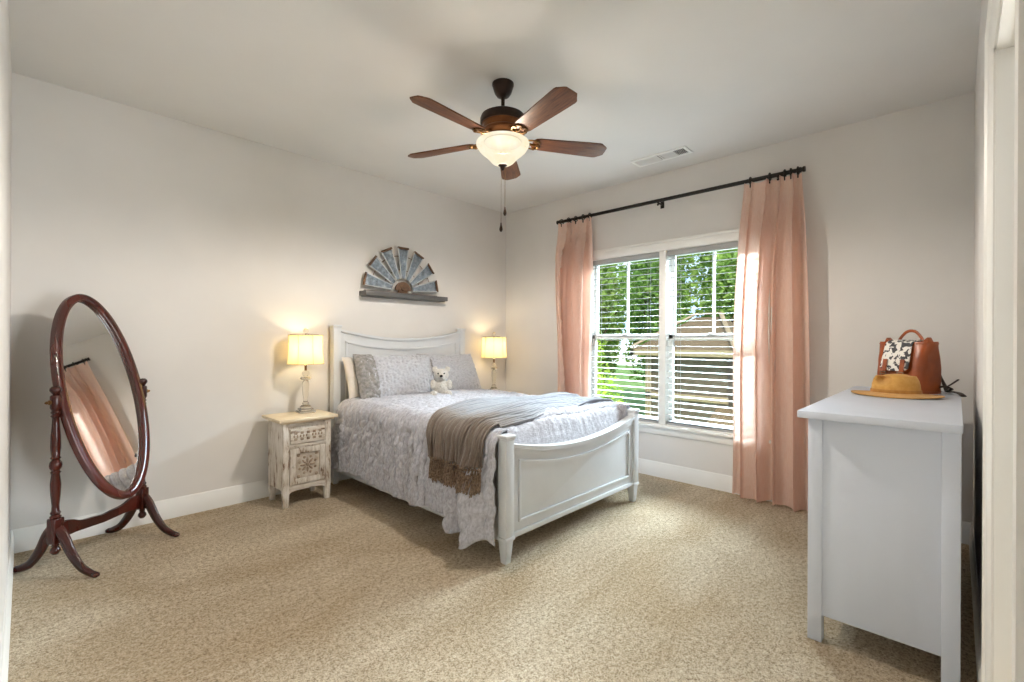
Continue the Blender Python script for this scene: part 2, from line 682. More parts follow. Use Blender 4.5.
b = MB(); b.box((XW - T, -6.6, -0.12), (T, T, 0.0)); structure(b.build('floor', M['carpet'], smooth=0), 'beige speckled cut pile carpet over the whole bedroom floor', 'carpet')
b = MB(); b.box((XW - T, -6.6, H), (T, T, H + 0.12)); structure(b.build('ceiling', M['ceiling'], smooth=0), 'smooth off-white ceiling that the fan hangs from', 'ceiling')
b = MB(); b.box((XW - T, 0, 0), (T, T, H)); structure(b.build('wall_north', M['wall'], smooth=0), 'greige wall behind the bed and the standing mirror', 'wall')
b = MB(); b.box((XW - T, -6.6, 0), (XW, 0, H)); structure(b.build('wall_west', M['wall'], smooth=0), 'pale wall sliver beside the standing mirror', 'wall')
b = MB()
b.box((0, WY1, 0), (T, 0, H)); b.box((0, -6.6, 0), (T, WY0, H)); b.box((0, WY0, 0), (T, WY1, WZ0)); b.box((0, WY0, WZ1), (T, WY1, H))
structure(b.build('wall_east', M['wall'], smooth=0), 'greige wall around the double window', 'wall')
b = MB()
b.box((XW, YS - 0.11, 0), (DX0, YS, H)); b.box((DX1, YS - 0.11, 0), (0, YS, H)); b.box((DX0, YS - 0.11, DZ), (DX1, YS, H))
structure(b.build('wall_south', M['wall'], smooth=0), 'pale wall behind the dresser with a white doorway', 'wall')
b = MB(); b.box((XW - T, -6.7, 0), (T, -6.6, H)); structure(b.build('wall_hall', M['hall_paint'], smooth=0), 'taupe hall wall beyond the doorway', 'wall')
b = MB(); b.box((-3.30, -6.6, 0), (-3.16, YS - 0.11, H)); structure(b.build('hall_light_baffle', M['hall_paint'], smooth=0), 'unseen taupe partition added beyond the doorway to cut bounced light', 'wall')  # added out of view to limit light bouncing onto the door jamb

# baseboards with a stepped cap
BB = [(0, 0), (0.016, 0), (0.016, 0.105), (0.012, 0.112), (0.012, 0.122), (0.006, 0.133), (0, 0.133)]


def baseboard(name, axis, wall, sign, lo, hi, label):
    b = MB()
    b.prism([(wall + sign * d, z) for d, z in BB], axis, lo, hi)
    structure(b.build(name, M['trim'], smooth=30), label, 'baseboard')


baseboard('baseboard_north', 'x', 0, -1, XW, 0, 'white baseboard along the wall behind the bed')
baseboard('baseboard_east', 'y', 0, -1, YS, 0, 'white baseboard under the double window')
baseboard('baseboard_west', 'y', XW, 1, YS, 0, 'white baseboard end beside the standing mirror')
baseboard('baseboard_south', 'x', YS, 1, DX1 + 0.08, 0, 'white baseboard behind the dresser')

# doorway: casing, jamb, stop
CAS = [(0, 0), (0.075, 0), (0.075, 0.019), (0.058, 0.021), (0.050, 0.015), (0.020, 0.013), (0.006, 0.009), (0, 0.006)]
b = MB()
b.prism([(DX1 + d - 0.006, YS + h) for d, h in CAS], 'z', 0, DZ + 0.07)
b.prism([(DX0 - d + 0.006, YS + h) for d, h in CAS], 'z', 0, DZ + 0.07)
b.prism([(YS + h, DZ - 0.006 + d) for d, h in CAS], 'x', DX0 - 0.069, DX1 + 0.069)
structure(b.build('trim_1', M['trim'], smooth=30), 'white moulded casing around the doorway', 'door casing')
b = MB()
b.box((DX1 - 0.018, YS - 0.115, 0), (DX1, YS + 0.002, DZ), 0.001)
b.box((DX0, YS - 0.115, 0), (DX0 + 0.018, YS + 0.002, DZ), 0.001)
b.box((DX0, YS - 0.115, DZ - 0.018), (DX1, YS + 0.002, DZ), 0.001)
b.box((DX1 - 0.030, YS - 0.075, 0), (DX1 - 0.018, YS - 0.040, DZ - 0.018), 0.002)
b.box((DX0 + 0.018, YS - 0.075, 0), (DX0 + 0.030, YS - 0.040, DZ - 0.018), 0.002)
b.box((DX0 + 0.018, YS - 0.075, DZ - 0.030), (DX1 - 0.018, YS - 0.040, DZ - 0.018), 0.002)
j = structure(b.build('door_1', M['trim'], smooth=30), 'white door jamb of the doorway beside the dresser', 'door frame')

# ------------------------------------------------------------------ windows
WM = (WY0 + WY1) / 2
b = MB()
ti = 0.072
b.box((-0.018, WY0 - ti, WZ1 - 0.01), (0.0, WY1 + ti, WZ1 + ti), 0.003)
b.box((-0.026, WY0 - ti - 0.01, WZ1 + ti - 0.012), (0.0, WY1 + ti + 0.01, WZ1 + ti + 0.012), 0.004)
b.box((-0.018, WY0 - ti, WZ0), (0.0, WY0 + 0.01, WZ1), 0.003)
b.box((-0.018, WY1 - 0.01, WZ0), (0.0, WY1 + ti, WZ1), 0.003)
b.box((-0.045, WY0 - ti - 0.02, WZ0 - 0.022), (0.05, WY1 + ti + 0.02, WZ0 + 0.004), 0.006)
b.box((-0.016, WY0 - ti, WZ0 - 0.085), (0.0, WY1 + ti, WZ0 - 0.022), 0.003)
b.box((-0.012, WM - 0.032, WZ0), (0.10, WM + 0.032, WZ1), 0.004)
for y0, y1, z0, z1 in ((WY0, WY0 + 0.012, WZ0, WZ1), (WY1 - 0.012, WY1, WZ0, WZ1), (WY0, WY1, WZ1 - 0.012, WZ1), (WY0, WY1, WZ0, WZ0 + 0.012)):
    b.box((0.0, y0, z0), (T, y1, z1))
structure(b.build('trim_2', M['trim'], smooth=30), 'white casing, mullion and sill of the double window', 'window trim')


def window_unit(idx, y0, y1, label):
    zm = (WZ0 + WZ1) / 2 + 0.005
    b = MB()
    s = 0.038
    # lower sash (inner track), upper sash (outer track)
    for x0, x1, z0, z1 in ((0.055, 0.085, WZ0 + 0.012, zm + 0.02), (0.092, 0.122, zm - 0.02, WZ1 - 0.012)):
        b.box((x0, y0, z0), (x1, y0 + s, z1), 0.003)
        b.box((x0, y1 - s, z0), (x1, y1, z1), 0.003)
        b.box((x0, y0, z0), (x1, y1, z0 + s + 0.004), 0.003)
        b.box((x0, y0, z1 - s), (x1, y1, z1), 0.003)
    ym = (y0 + y1) / 2
    fr = b.build('window_%d' % idx, M['plastic_white'], smooth=30)
    structure(fr, label, 'window')
    b = MB(); b.box((0.098, ym - 0.011, zm + 0.02), (0.116, ym + 0.011, WZ1 - 0.05), 0.002); b.build('muntin', M['plastic_white'], fr)
    b = MB(); b.box((0.069, y0 + s - 0.004, WZ0 + 0.05), (0.072, y1 - s + 0.004, zm - 0.015)); b.build('glass_pane', M['pane'], fr, smooth=0)
    b = MB(); b.box((0.106, y0 + s - 0.004, zm + 0.018), (0.109, y1 - s + 0.004, WZ1 - 0.046)); b.build('glass_pane', M['pane'], fr, smooth=0)
    b = MB(); b.box((0.046, ym - 0.03, zm + 0.008), (0.066, ym + 0.03, zm + 0.026), 0.004); b.lathe([(0.012, 0), (0.012, 0.01), (0.0, 0.012)], (0.056, ym + 0.01, zm + 0.026), 12); b.build('sash_lock', M['plastic_white'], fr)


window_unit(1, WM + 0.032, WY1 - 0.012, 'white double-hung window unit beside the narrower curtain')
window_unit(2, WY0 + 0.012, WM - 0.032, 'white double-hung window unit beside the full-length curtain')


def blind(y0, y1, label, wand_y):
    root = thing('venetian_blind', label, 'window blind', (0.022, (y0 + y1) / 2, WZ0), group='white blinds in the double window')
    w = (y1 - y0) / 2 - 0.006
    top = WZ1 - WZ0 - 0.014
    b = MB(); b.box((-0.026, -w, top - 0.045), (0.024, w, top), 0.004); b.build('headrail', M['blind'], root)
    b = MB()
    n = 27
    z0, z1 = 0.045, top - 0.075
    for i in range(n):
        z = z0 + (z1 - z0) * i / (n - 1)
        prof = [(-0.0245, 0.0), (-0.012, 0.0007), (0, 0.0010), (0.012, 0.0007), (0.0245, 0.0)]
        vs = b.prism([(x, z + h) for x, h in prof] + [(x, z + h - 0.0020) for x, h in reversed(prof)], 'y', -w, w)
        bmesh.ops.rotate(b.bm, verts=vs, cent=(0, 0, z), matrix=Matrix.Rotation(radians(-3.5), 3, 'Y'))
    b.build('slats', M['blind'], root, smooth=30)
    b = MB(); b.box((-0.025, -w, 0.012), (0.025, w, 0.030), 0.004); b.build('bottom_rail', M['blind'], root)
    for y in (-w * 0.72, w * 0.72):
        b = MB()
        for x in (-0.027, 0.027):
            b.tube([(x, y, 0.02), (x, y, top - 0.02)], 0.0011, 5)
        b.build('ladder_cord', M['blind'], root)
    b = MB(); b.tube([(-0.034, wand_y, top - 0.05), (-0.036, wand_y, top - 0.45), (-0.034, wand_y, top - 0.80)], 0.004, 8); b.lathe([(0.004, 0), (0.007, 0.02), (0.004, 0.05)], (-0.034, wand_y, top - 0.85), 8); b.build('tilt_wand', M['blind'], root)


blind(WM + 0.034, WY1 - 0.014, 'white slatted blind in the window half with the yellow-green bush outside', 0.30)
blind(WY0 + 0.014, WM - 0.034, 'white slatted blind in the window half with the brown roof outside', 0.30)

# ------------------------------------------------------------------ curtain rod and curtains
RODX, RODZ = -0.09, 2.468
ROD0, ROD1 = -3.055, -0.89
rod = thing('curtain_rod', 'long black metal curtain rod above the double window', 'curtain rod', (RODX, (ROD0 + ROD1) / 2, RODZ))
hl = (ROD1 - ROD0) / 2
b = MB(); b.tube([(0, -hl, 0), (0, hl, 0)], 0.0155, 14); b.build('pole', M['black_metal'], rod)
for s in (-1, 1):
    b = MB(); b.lathe([(0.0155, 0), (0.020, 0.003), (0.020, 0.018), (0.016, 0.022), (0.016, 0.028), (0.020, 0.032), (0.020, 0.045), (0.0, 0.047)], (0, 0, 0), 14, Matrix.Translation((0, s * hl, 0)) @ Matrix.Rotation(-s * pi / 2, 4, 'X')); b.build('finial', M['black_metal'], rod)
for y in (-hl + 0.13, 0.0, hl - 0.10):
    b = MB()
    b.box((RODX * -1 - 0.006, y - 0.018, -0.05), (-RODX, y + 0.018, 0.03), 0.003)
    b.tube([(0.0, y, -0.018), (-RODX - 0.004, y, -0.018)], 0.008, 10)
    b.tube([(0.016 * cos(t), y, 0.016 * sin(t)) for t in [pi * (1 + k / 10) for k in range(11)]], 0.006, 8, upv=(0, 1, 0))
    b.lathe([(0.006, -0.012), (0.009, -0.008), (0.009, 0), (0.0, 0.004)], (0, y, -0.03), 10)
    b.build('bracket', M['black_metal'], rod)


def curtain(label, yc, w_top, w_bot, seed, npl, ztop, zbot, rings, tie=None):
    """pinch-pleated panel hanging from rings; local origin at the floor under its middle"""
    rnd = random.Random(seed)
    root = thing('curtain', label, 'curtain', (RODX, yc, zbot), group='pink curtains on the black rod')
    hgt = ztop - zbot
    ph = [rnd.uniform(0, 6.28) for _ in range(6)]
    fw = [rnd.uniform(0.55, 1.5) for _ in range(npl)]
    cum = [0]
    for f in fw:
        cum.append(cum[-1] + f)
    cum = [c / cum[-1] for c in cum]

    def phase(u):
        for i in range(npl):
            if u <= cum[i + 1] or i == npl - 1:
                return i + (u - cum[i]) / (cum[i + 1] - cum[i])

    def fn(u, v):
        z = hgt * (1 - v)
        k = min(1, v / 0.16)
        k2 = k * k * (3 - 2 * k)
        w = w_top + (w_bot - w_top) * (v ** 0.8)
        p = phase(min(1, max(0, u + 0.10 * k2 * sin(pi * u) * sin(v * 2.6 + ph[3]) + 0.04 * k2 * sin(pi * u) * sin(v * 6 + ph[1]))))
        i = int(min(p, npl - 1e-6))
        fr = p - i
        # pleats at the head: narrow pinch tucks at each fold boundary, opening into rounded folds
        soft = cos(2 * pi * fr)
        pinch = -1 + 2 * (abs(2 * fr - 1) ** 5)
        amp = (0.022 + 0.044 * k2) * (0.75 + 0.45 * sin(i * 2.3 + ph[0]))
        d = amp * ((1 - k2) * pinch + k2 * (soft * 0.85 + 0.25 * sin(4 * pi * fr + ph[1] + i)))
        d += 0.018 * k2 * sin(2.2 * v * pi + ph[2] + p * 0.9) + 0.010 * k2 * noise.noise(Vector((p * 1.1, v * 4.0, seed)))
        yo = -w / 2 + w * u + 0.030 * k2 * sin(2 * pi * fr + ph[3]) * 0.5 + 0.014 * k2 * sin(v * 5 + ph[4] + u * 3)
        # scalloped head between the pinch tucks
        zz = z - (0.014 * (1 - k2) * (1 - abs(2 * fr - 1) ** 2) if v < 0.3 else 0)
        if v > 0.9:
            zz += 0.010 * (v - 0.9) / 0.1 * (1 + sin(p * 2.1 + ph[5]))
        return Vector((-d - 0.012, yo, zz))
    b = MB(); b.grid(fn, npl * 22, 90)
    b.build('panel', M['curtain'], root, smooth=80)
    # hem seam
    b = MB()
    us = [i / (npl * 10) for i in range(npl * 10 + 1)]
    vh = 1 - 0.095 / hgt
    b.tube([fn(u, vh) + Vector((-0.0015, 0, 0)) for u in us], 0.0011, 4)
    b.build('hem_seam', M['curtain'], root)
    for y in rings:
        b = MB()
        R_ = 0.026
        b.tube([(R_ * cos(2 * pi * k / 20), y, hgt + 0.012 + R_ * sin(2 * pi * k / 20)) for k in range(21)], 0.0055, 8, cap=False, upv=(0, 1, 0))
        b.tube([(0.0, y, hgt - 0.010), (-0.004, y, hgt - 0.030)], 0.003, 6)
        b.box((-0.010, y - 0.004, hgt - 0.040), (0.0, y + 0.004, hgt - 0.012), 0.001)
        b.build('curtain_ring', M['black_metal'], root)


curtain('narrower pink curtain hanging near the room corner, behind the bed', -1.075, 0.40, 0.45, 3, 5, RODZ - 0.015, 0.005, (-0.18, -0.10, -0.01, 0.08, 0.17))
curtain('full-length pink curtain hanging to the carpet beside the dresser', -2.890, 0.385, 0.560, 11, 5, RODZ - 0.015, 0.005, (-0.165, -0.12, -0.08, 0.02, 0.155))

# ------------------------------------------------------------------ ceiling fan
FX, FY = -2.014, -1.949
fan = thing('ceiling_fan', 'dark bronze ceiling fan with five walnut blades and a lit glass bowl', 'ceiling fan', (FX, FY, H))
b = MB(); b.lathe([(0.064, 0), (0.064, -0.012), (0.060, -0.022), (0.050, -0.055), (0.036, -0.075), (0.020, -0.082), (0.0, -0.083)], n=28); b.build('canopy', M['bronze'], fan)
b = MB(); b.tube([(0, 0, -0.07), (0, 0, -0.19)], 0.011, 14); b.lathe([(0.011, 0), (0.024, -0.004), (0.026, -0.02), (0.016, -0.026), (0.011, -0.026)], (0, 0, -0.150), 16); b.build('downrod', M['bronze'], fan)
b = MB(); b.lathe([(0.0, -0.172), (0.055, -0.174), (0.105, -0.182), (0.128, -0.195), (0.134, -0.212), (0.134, -0.236), (0.128, -0.243)], n=40); b.build('motor_housing', M['bronze'], fan)
b = MB(); b.lathe([(0.126, -0.241), (0.119, -0.248), (0.117, -0.276), (0.127, -0.284), (0.130, -0.296), (0.120, -0.312), (0.095, -0.324), (0.060, -0.330), (0.0, -0.331)], n=40); b.build('motor_base', M['copper_band'], fan)
b = MB(); b.lathe([(0.055, -0.326), (0.060, -0.332), (0.060, -0.340), (0.050, -0.343), (0.075, -0.346), (0.100, -0.348), (0.0, -0.349)], n=32); b.build('switch_housing', M['bronze'], fan)
BZ = -0.346
b = MB()
prof = [(0.110, 0.004), (0.146, 0.004), (0.156, -0.004), (0.157, -0.014), (0.150, -0.030), (0.137, -0.048), (0.118, -0.066), (0.097, -0.084), (0.078, -0.103), (0.063, -0.119), (0.042, -0.131), (0.018, -0.137), (0.0, -0.138)]
pr2 = [(p.x, p.y) for p in bez([(r, z) for r, z in prof], 4)]
b.lathe(pr2, (0, 0, BZ), 48, closed=False)
b.build('glass_bowl', M['bowl'], fan, smooth=60)
b = MB(); b.lathe([(0.0, -0.3500), (0.109, -0.3500), (0.112, -0.345), (0.0, -0.3495)], n=32); b.build('glare_plate', M['gap'], fan)  # added black disc, swallows the bright spot lit inside the bowl
b = MB(); b.lathe([(0.026, 0.004), (0.027, -0.002), (0.016, -0.010), (0.011, -0.022), (0.006, -0.030), (0.0, -0.032)], (0, 0, BZ - 0.134), 18); b.build('bowl_finial', M['bronze'], fan)


def blade_mesh():
    b = MB()
    L0, L1, w0, w1 = 0.185, 0.648, 0.052, 0.069
    out = []
    half = []
    half.append((L0, 0.0)); half.append((L0 - 0.004, w0 * 0.55)); half.append((L0 + 0.014, w0 * 0.92)); half.append((L0 + 0.04, w0))
    for i in range(1, 7):
        t = i / 7
        half.append((L0 + 0.04 + (L1 - 0.055 - L0 - 0.04) * t, w0 + (w1 - w0) * t))
    half += [(L1 - 0.055, w1), (L1 - 0.040, w1 - 0.003), (L1 - 0.026, w1 - 0.016), (L1 - 0.012, w1 - 0.026), (L1, w1 - 0.036), (L1, 0.0)]
    out = half + [(x, -y) for x, y in reversed(half[1:-1])]
    vs = b.prism(out, 'z', -0.004, 0.004, 0.0015)
    return b


def blade_iron():
    b = MB()
    # curved arm with a flat three-lobed plate under the blade
    b.tube([(0.085, 0, 0.036), (0.11, 0, 0.018), (0.14, 0, 0.002), (0.175, 0, -0.008), (0.205, 0, -0.008)], [0.012, 0.011, 0.010, 0.009, 0.007], 8, flat=0.6, upv=(0, 1, 0))
    for s in (-1, 1):
        pts = bez([(0.120, 0.004 * s, 0.010), (0.150, 0.030 * s, -0.002), (0.185, 0.040 * s, -0.008), (0.215, 0.030 * s, -0.008), (0.225, 0.006 * s, -0.008)], 5)
        b.tube(pts, 0.006, 7, flat=0.7)
    for p in ((0.21, 0.0), (0.195, 0.034), (0.195, -0.034)):
        b.lathe([(0.0, -0.006), (0.009, -0.005), (0.011, 0.0), (0.011, 0.005)], (p[0], p[1], -0.010), 10)
    return b


for k in range(5):
    a = radians(39 + 72 * k)
    rot = Matrix.Rotation(a, 4, 'Z')
    bb = blade_mesh()
    me = bb.build('blade', M['blade'], fan, smooth=30)
    me.rotation_euler = (rot @ Matrix.Rotation(radians(-12), 4, 'X')).to_euler()
    me.location = (0, 0, -0.335)
    ii = blade_iron().build('blade_iron', M['brass'], me)
for dx, dy, ln in ((-0.006, 0.006, 0.330), (0.010, -0.010, 0.235)):
    z0 = BZ - 0.145
    b = MB(); b.tube([(dx * 0.5, dy * 0.5, z0 + 0.01), (dx, dy, z0 - 0.02), (dx, dy, z0 - ln)], 0.0016, 6); ch = b.build('pull_chain', M['brass'], fan)
    b = MB(); b.lathe([(0.0, 0.004), (0.004, 0.0), (0.005, -0.012), (0.010, -0.034), (0.010, -0.042), (0.004, -0.052), (0.0, -0.053)], (dx, dy, z0 - ln), 12); b.build('chain_pendant', M['bronze'], ch)
add_light('fan_bulb', 'POINT', (FX, FY, H - 0.45), 24, (1.0, 0.88, 0.74), radius=0.03)
fs = add_light('fan_downlight', 'SPOT', (FX, FY, H - 0.43), 400, (1.0, 0.95, 0.90), radius=0.05)
fs.data.spot_size = radians(176)
fs.data.spot_blend = 0.35

# ceiling vent
vent = thing('ceiling_vent', 'white rectangular metal air vent in the ceiling near the window', 'air vent', (-0.355, -2.13, H))
VX, VY = 0.062, 0.215
b = MB()
for p0, p1 in (((-VX - 0.02, -VY - 0.02), (-VX + 0.006, VY + 0.02)), ((VX - 0.006, -VY - 0.02), (VX + 0.02, VY + 0.02)), ((-VX, -VY - 0.02), (VX, -VY + 0.004)), ((-VX, VY - 0.004), (VX, VY + 0.02)), ((-VX, -0.006), (VX, 0.006))):
    b.box((p0[0], p0[1], -0.008), (p1[0], p1[1], -0.0005), 0.002)
b.build('vent_frame', M['plastic_white'], vent)
b = MB(); b.box((-VX, -VY, -0.002), (VX, VY, -0.0004)); b.build('painted_duct_shade', M['gap'], vent, smooth=0)  # black sheet painting the shade behind the louvres; the ceiling is closed
b = MB()
for i in range(34):
    y = -VY + 0.008 + i * (2 * VY - 0.016) / 33
    if abs(y) < 0.009:
        continue
    ang = 38 if y > -0.12 else -38
    vs = b.box((-VX, y - 0.0010, -0.0105), (VX, y + 0.0010, -0.0015))
    bmesh.ops.rotate(b.bm, verts=vs, cent=(0, y, -0.006), matrix=Matrix.Rotation(radians(ang), 3, 'X'))
b.build('louvres', M['plastic_white'], vent, smooth=0)

# ------------------------------------------------------------------ wall shelf and windmill decor
SX0, SX1 = -1.885, -0.972
shelf = thing('wall_shelf', 'dark grey floating shelf on the wall above the headboard', 'shelf', ((SX0 + SX1) / 2, 0, 1.64))
hw = (SX1 - SX0) / 2
b = MB(); b.box((-hw, -0.125, -0.016), (hw, -0.001, 0.026), 0.003); b.build('shelf_board', M['shelf_wood'], shelf)
b = MB(); b.box((-hw + 0.02, -0.10, -0.024), (hw - 0.02, -0.001, -0.015), 0.002); b.build('mounting_rail', M['shelf_wood'], shelf)
wmx, wmz = -1.462, 1.668
wm = thing('windmill_decoration', 'half windmill wall decoration of galvanized blades standing on the grey shelf', 'wall decoration', (wmx, -0.05, wmz))
for i in range(7):
    a = radians(11 + 158 * i / 6)
    R0, R1, w0, w1 = 0.115, 0.405, 0.020, 0.056
    d = Vector((cos(a), 0, sin(a))); e = Vector((-sin(a), 0, cos(a)))
    mt = Matrix(((d.x, e.x, 0, 0), (0, 0, -1, 0), (d.z, e.z, 0, 0.030), (0, 0, 0, 1)))
    b = MB()
    # slightly dished metal plate
    vs = b.grid(lambda u, v: Vector((R0 + (R1 - R0) * u, (w0 + (w1 - w0) * u) * (2 * v - 1), 0.004 + 0.008 * (2 * v - 1) ** 2)), 8, 6)
    bmesh.ops.transform(b.bm, matrix=mt, verts=b.bm.verts[:])
    pl = b.build('blade', M['galvanized'], wm, solid=0.0015)
    for (x0, y0), (x1, y1), rr, mt_, nm in (((R0, -w0), (R1, -w1), 0.0055, 'zinc_rim', 'side_rim'), ((R1, w1), (R0, w0), 0.0055, 'zinc_rim', 'side_rim'), ((R1, -w1 - 0.003), (R1, w1 + 0.003), 0.0115, 'rust', 'tip_rim')):
        b = MB()
        b.tube([(x0, y0, 0.010), (x1, y1, 0.010)], rr, 6)
        bmesh.ops.transform(b.bm, matrix=mt, verts=b.bm.verts[:])
        b.build(nm, M[mt_], pl)
b = MB()
b.prism([(0.085 * cos(pi * k / 16), 0.030 + 0.085 * sin(pi * k / 16)) for k in range(17)], 'y', -0.016, 0.006, 0.003)
b.lathe([(0.0, 0.012), (0.030, 0.010), (0.034, 0)], (0, 0, 0), 16, Matrix.Translation((0, -0.016, 0.060)) @ Matrix.Rotation(pi / 2, 4, 'X'))
b.build('hub', M['rust'], wm)
for R_ in (0.20, 0.33):
    b = MB(); b.tube([(R_ * cos(radians(8 + 164 * k / 30)), 0.006, 0.030 + R_ * sin(radians(8 + 164 * k / 30))) for k in range(31)], 0.004, 6, upv=(0, 1, 0)); b.build('support_wire', M['rust'], wm)
b = MB(); b.box((-0.40, -0.012, 0.0), (0.40, 0.012, 0.010), 0.002); b.box((-0.05, -0.014, 0.0), (0.05, 0.012, 0.04), 0.002); b.build('base_bar', M['rust'], wm)

# ------------------------------------------------------------------ bed
BX0, BX1 = -2.163, -0.712         # outer faces of the posts
BC = (BX0 + BX1) / 2
BW = (BX1 - BX0) / 2
bed = thing('bed', 'white painted bed with arched headboard and low panelled footboard', 'bed', (BC, 0, 0))
PS = 0.066


def post(px, yc, top, foot=True):
    b = MB()
    x0, x1, y0, y1 = px - PS / 2, px + PS / 2, yc - PS / 2, yc + PS / 2
    b.box((x0, y0, 0.145), (x1, y1, top - 0.022), 0.004)
    b.box((x0 - 0.005, y0 - 0.005, 0.128), (x1 + 0.005, y1 + 0.005, 0.148), 0.005)
    b.box((x0 + 0.003, y0 + 0.003, 0.0), (x1 - 0.003, y1 - 0.003, 0.130), 0.003, taper=(0.66, 0.66))
    b.box((x0 - 0.003, y0 - 0.003, top - 0.028), (x1 + 0.003, y1 + 0.003, top - 0.018), 0.003)
    b.box((x0 - 0.008, y0 - 0.008, top - 0.019), (x1 + 0.008, y1 + 0.008, top), 0.006)
    return b


def sag_board(y0, y1, zbot, ztop_end, sag, w, bev=0.004, n=28):
    b = MB()
    out = [(-w, zbot), (w, zbot)]
    for i in range(n + 1):
        x = w - 2 * w * i / n
        out.append((x, ztop_end - sag * (1 - (x / w) ** 2)))
    b.prism(out, 'y', y0, y1, bev)
    return b


def sag_rail(b, y0, y1, zt_end, sag, thick, w, n=28):
    out = []
    for i in range(n + 1):
        x = -w + 2 * w * i / n
        out.append((x, zt_end - sag * (1 - (x / w) ** 2)))
    low = [(x, z - thick) for x, z in reversed(out)]
    b.prism(out + low, 'y', y0, y1, 0.004)


iw = BW - PS + 0.004
# headboard
hb = MB(); 
b = sag_board(-0.078, -0.048, 0.22, 1.300, 0.076, iw); hbo = b.build('headboard_panel', M['white'], bed, smooth=35)
b = MB()
sag_rail(b, -0.094, -0.034, 1.318, 0.076, 0.022, iw)
sag_rail(b, -0.088, -0.076, 1.215, 0.066, 0.016, iw - 0.05)
b.box((-iw + 0.05, -0.088, 0.40), (-iw + 0.066, -0.076, 1.21), 0.004); b.box((iw - 0.066, -0.088, 0.40), (iw - 0.05, -0.076, 1.21), 0.004)
b.box((-iw + 0.05, -0.088, 0.39), (iw - 0.05, -0.076, 0.406), 0.004)
b.build('headboard_moulding', M['white'], bed, smooth=35)
for s in (-1, 1):
    post(s * (BW - PS / 2), -0.062, 1.352).build('headboard_post', M['white'], bed, smooth=35)
    post(s * (BW - PS / 2), -2.100, 0.706).build('footboard_post', M['white'], bed, smooth=35)
# footboard
FYc = -2.100
b = sag_board(FYc - 0.014, FYc + 0.014, 0.142, 0.635, 0.082, iw); b.build('footboard_panel', M['white'], bed, smooth=35)
b = MB()
sag_rail(b, FYc - 0.034, FYc + 0.030, 0.655, 0.082, 0.024, iw)
sag_rail(b, FYc - 0.024, FYc - 0.012, 0.628, 0.082, 0.030, iw)
for yy in (FYc - 0.026,):
    sag_rail(b, yy, yy + 0.014, 0.560, 0.075, 0.016, iw - 0.055)
    b.box((-iw + 0.055, yy, 0.215), (-iw + 0.071, yy + 0.014, 0.556), 0.004)
    b.box((iw - 0.071, yy, 0.215), (iw - 0.055, yy + 0.014, 0.556), 0.004)
    b.box((-iw + 0.055, yy, 0.205), (iw - 0.055, yy + 0.014, 0.221), 0.004)
b.box((-iw, FYc - 0.024, 0.130), (iw, FYc + 0.016, 0.160), 0.006)
b.build('footboard_moulding', M['white'], bed, smooth=35)
for s in (-1, 1):
    b = MB(); b.box((s * (BW - 0.045) - 0.013, -2.085, 0.105), (s * (BW - 0.045) + 0.013, -0.075, 0.275), 0.004); b.build('side_rail', M['white'], bed, smooth=35)
b = MB()
for i in range(9):
    y = -0.25 - i * 0.21
    b.box((-BW + 0.06, y - 0.035, 0.20), (BW - 0.06, y + 0.035, 0.218), 0.002)
b.build('slats', M['white'], bed, smooth=0)
b = MB(); b.box((-0.665, -2.035, 0.225), (0.665, -0.105, 0.645), 0.05, seg=4); b.build('mattress', M['mattress'], bed)

# ---- comforter: s runs across the bed, y along it
MX = 0.645        # half width of the top
R_E = 0.075
ZT = 0.690


def ztop(x, y):
    z = ZT + 0.018 * (1 - (x / MX) ** 2) + 0.012 * noise.noise(Vector((x * 2.1, y * 2.1, 3.1)))
    if y < -1.94:
        t = min(1, (-1.94 - y) / 0.12)
        z -= 0.20 * (1 - sqrt(max(0.0, 1 - t * t)))
    return z


def bunch(y):
    t = min(1, max(0, (-y - 1.66) / 0.20))
    return t * t * (3 - 2 * t)


def surf(s, y, off=0.0):
    """point on the made bed: s in metres across from the middle, + to the window side"""
    sg = -1 if s < 0 else 1
    a = abs(s)
    if a <= MX:
        p = Vector((s, y, ztop(s, y)))
        n = Vector((0, 0, 1))
    else:
        d = a - MX
        arc = R_E * pi / 2
        zc = ztop(sg * MX, max(y, -1.94)) - R_E
        if d < arc:
            t = d / R_E
            p = Vector((sg * (MX + R_E * sin(t)), y, zc + R_E * cos(t)))
            n = Vector((sg * sin(t), 0, cos(t)))
        else:
            h = d - arc
            fold = 0.5 + 0.5 * sin(y * 17 + 2.2 * sin(y * 4.1))
            b_ = bunch(y) if sg < 0 else 0.3 * bunch(y)
            out = 0.016 * min(1, h / 0.10) + h * (0.050 + 0.045 * fold * (1 - b_) + 0.10 * b_)
            out += min(1, h / 0.15) * (0.010 * sin(y * 31 + 1.0) * (1 - b_) + b_ * 0.034 * sin(y * 36 + 0.9 + h * 4))
            out += b_ * 0.030 * sin(pi * min(1, h / 0.5)) ** 2
            if y < -1.99:
                e_ = max(0.0, min(1.0, (y + 2.078) / 0.088))
                out *= 0.12 + 0.88 * e_ * e_ * (3 - 2 * e_)
            p = Vector((sg * (MX + R_E + out), y, zc - h))
            n = Vector((sg, 0, 0.1)).normalized()
    return p + n * off


def drop_len(y):
    base = 0.430 + 0.014 * sin(y * 5.0 + 1.2) + 0.008 * sin(y * 13)
    b_ = bunch(y)
    return base + 0.085 * b_ + b_ * 0.026 * sin(y * 36 + 2.2)


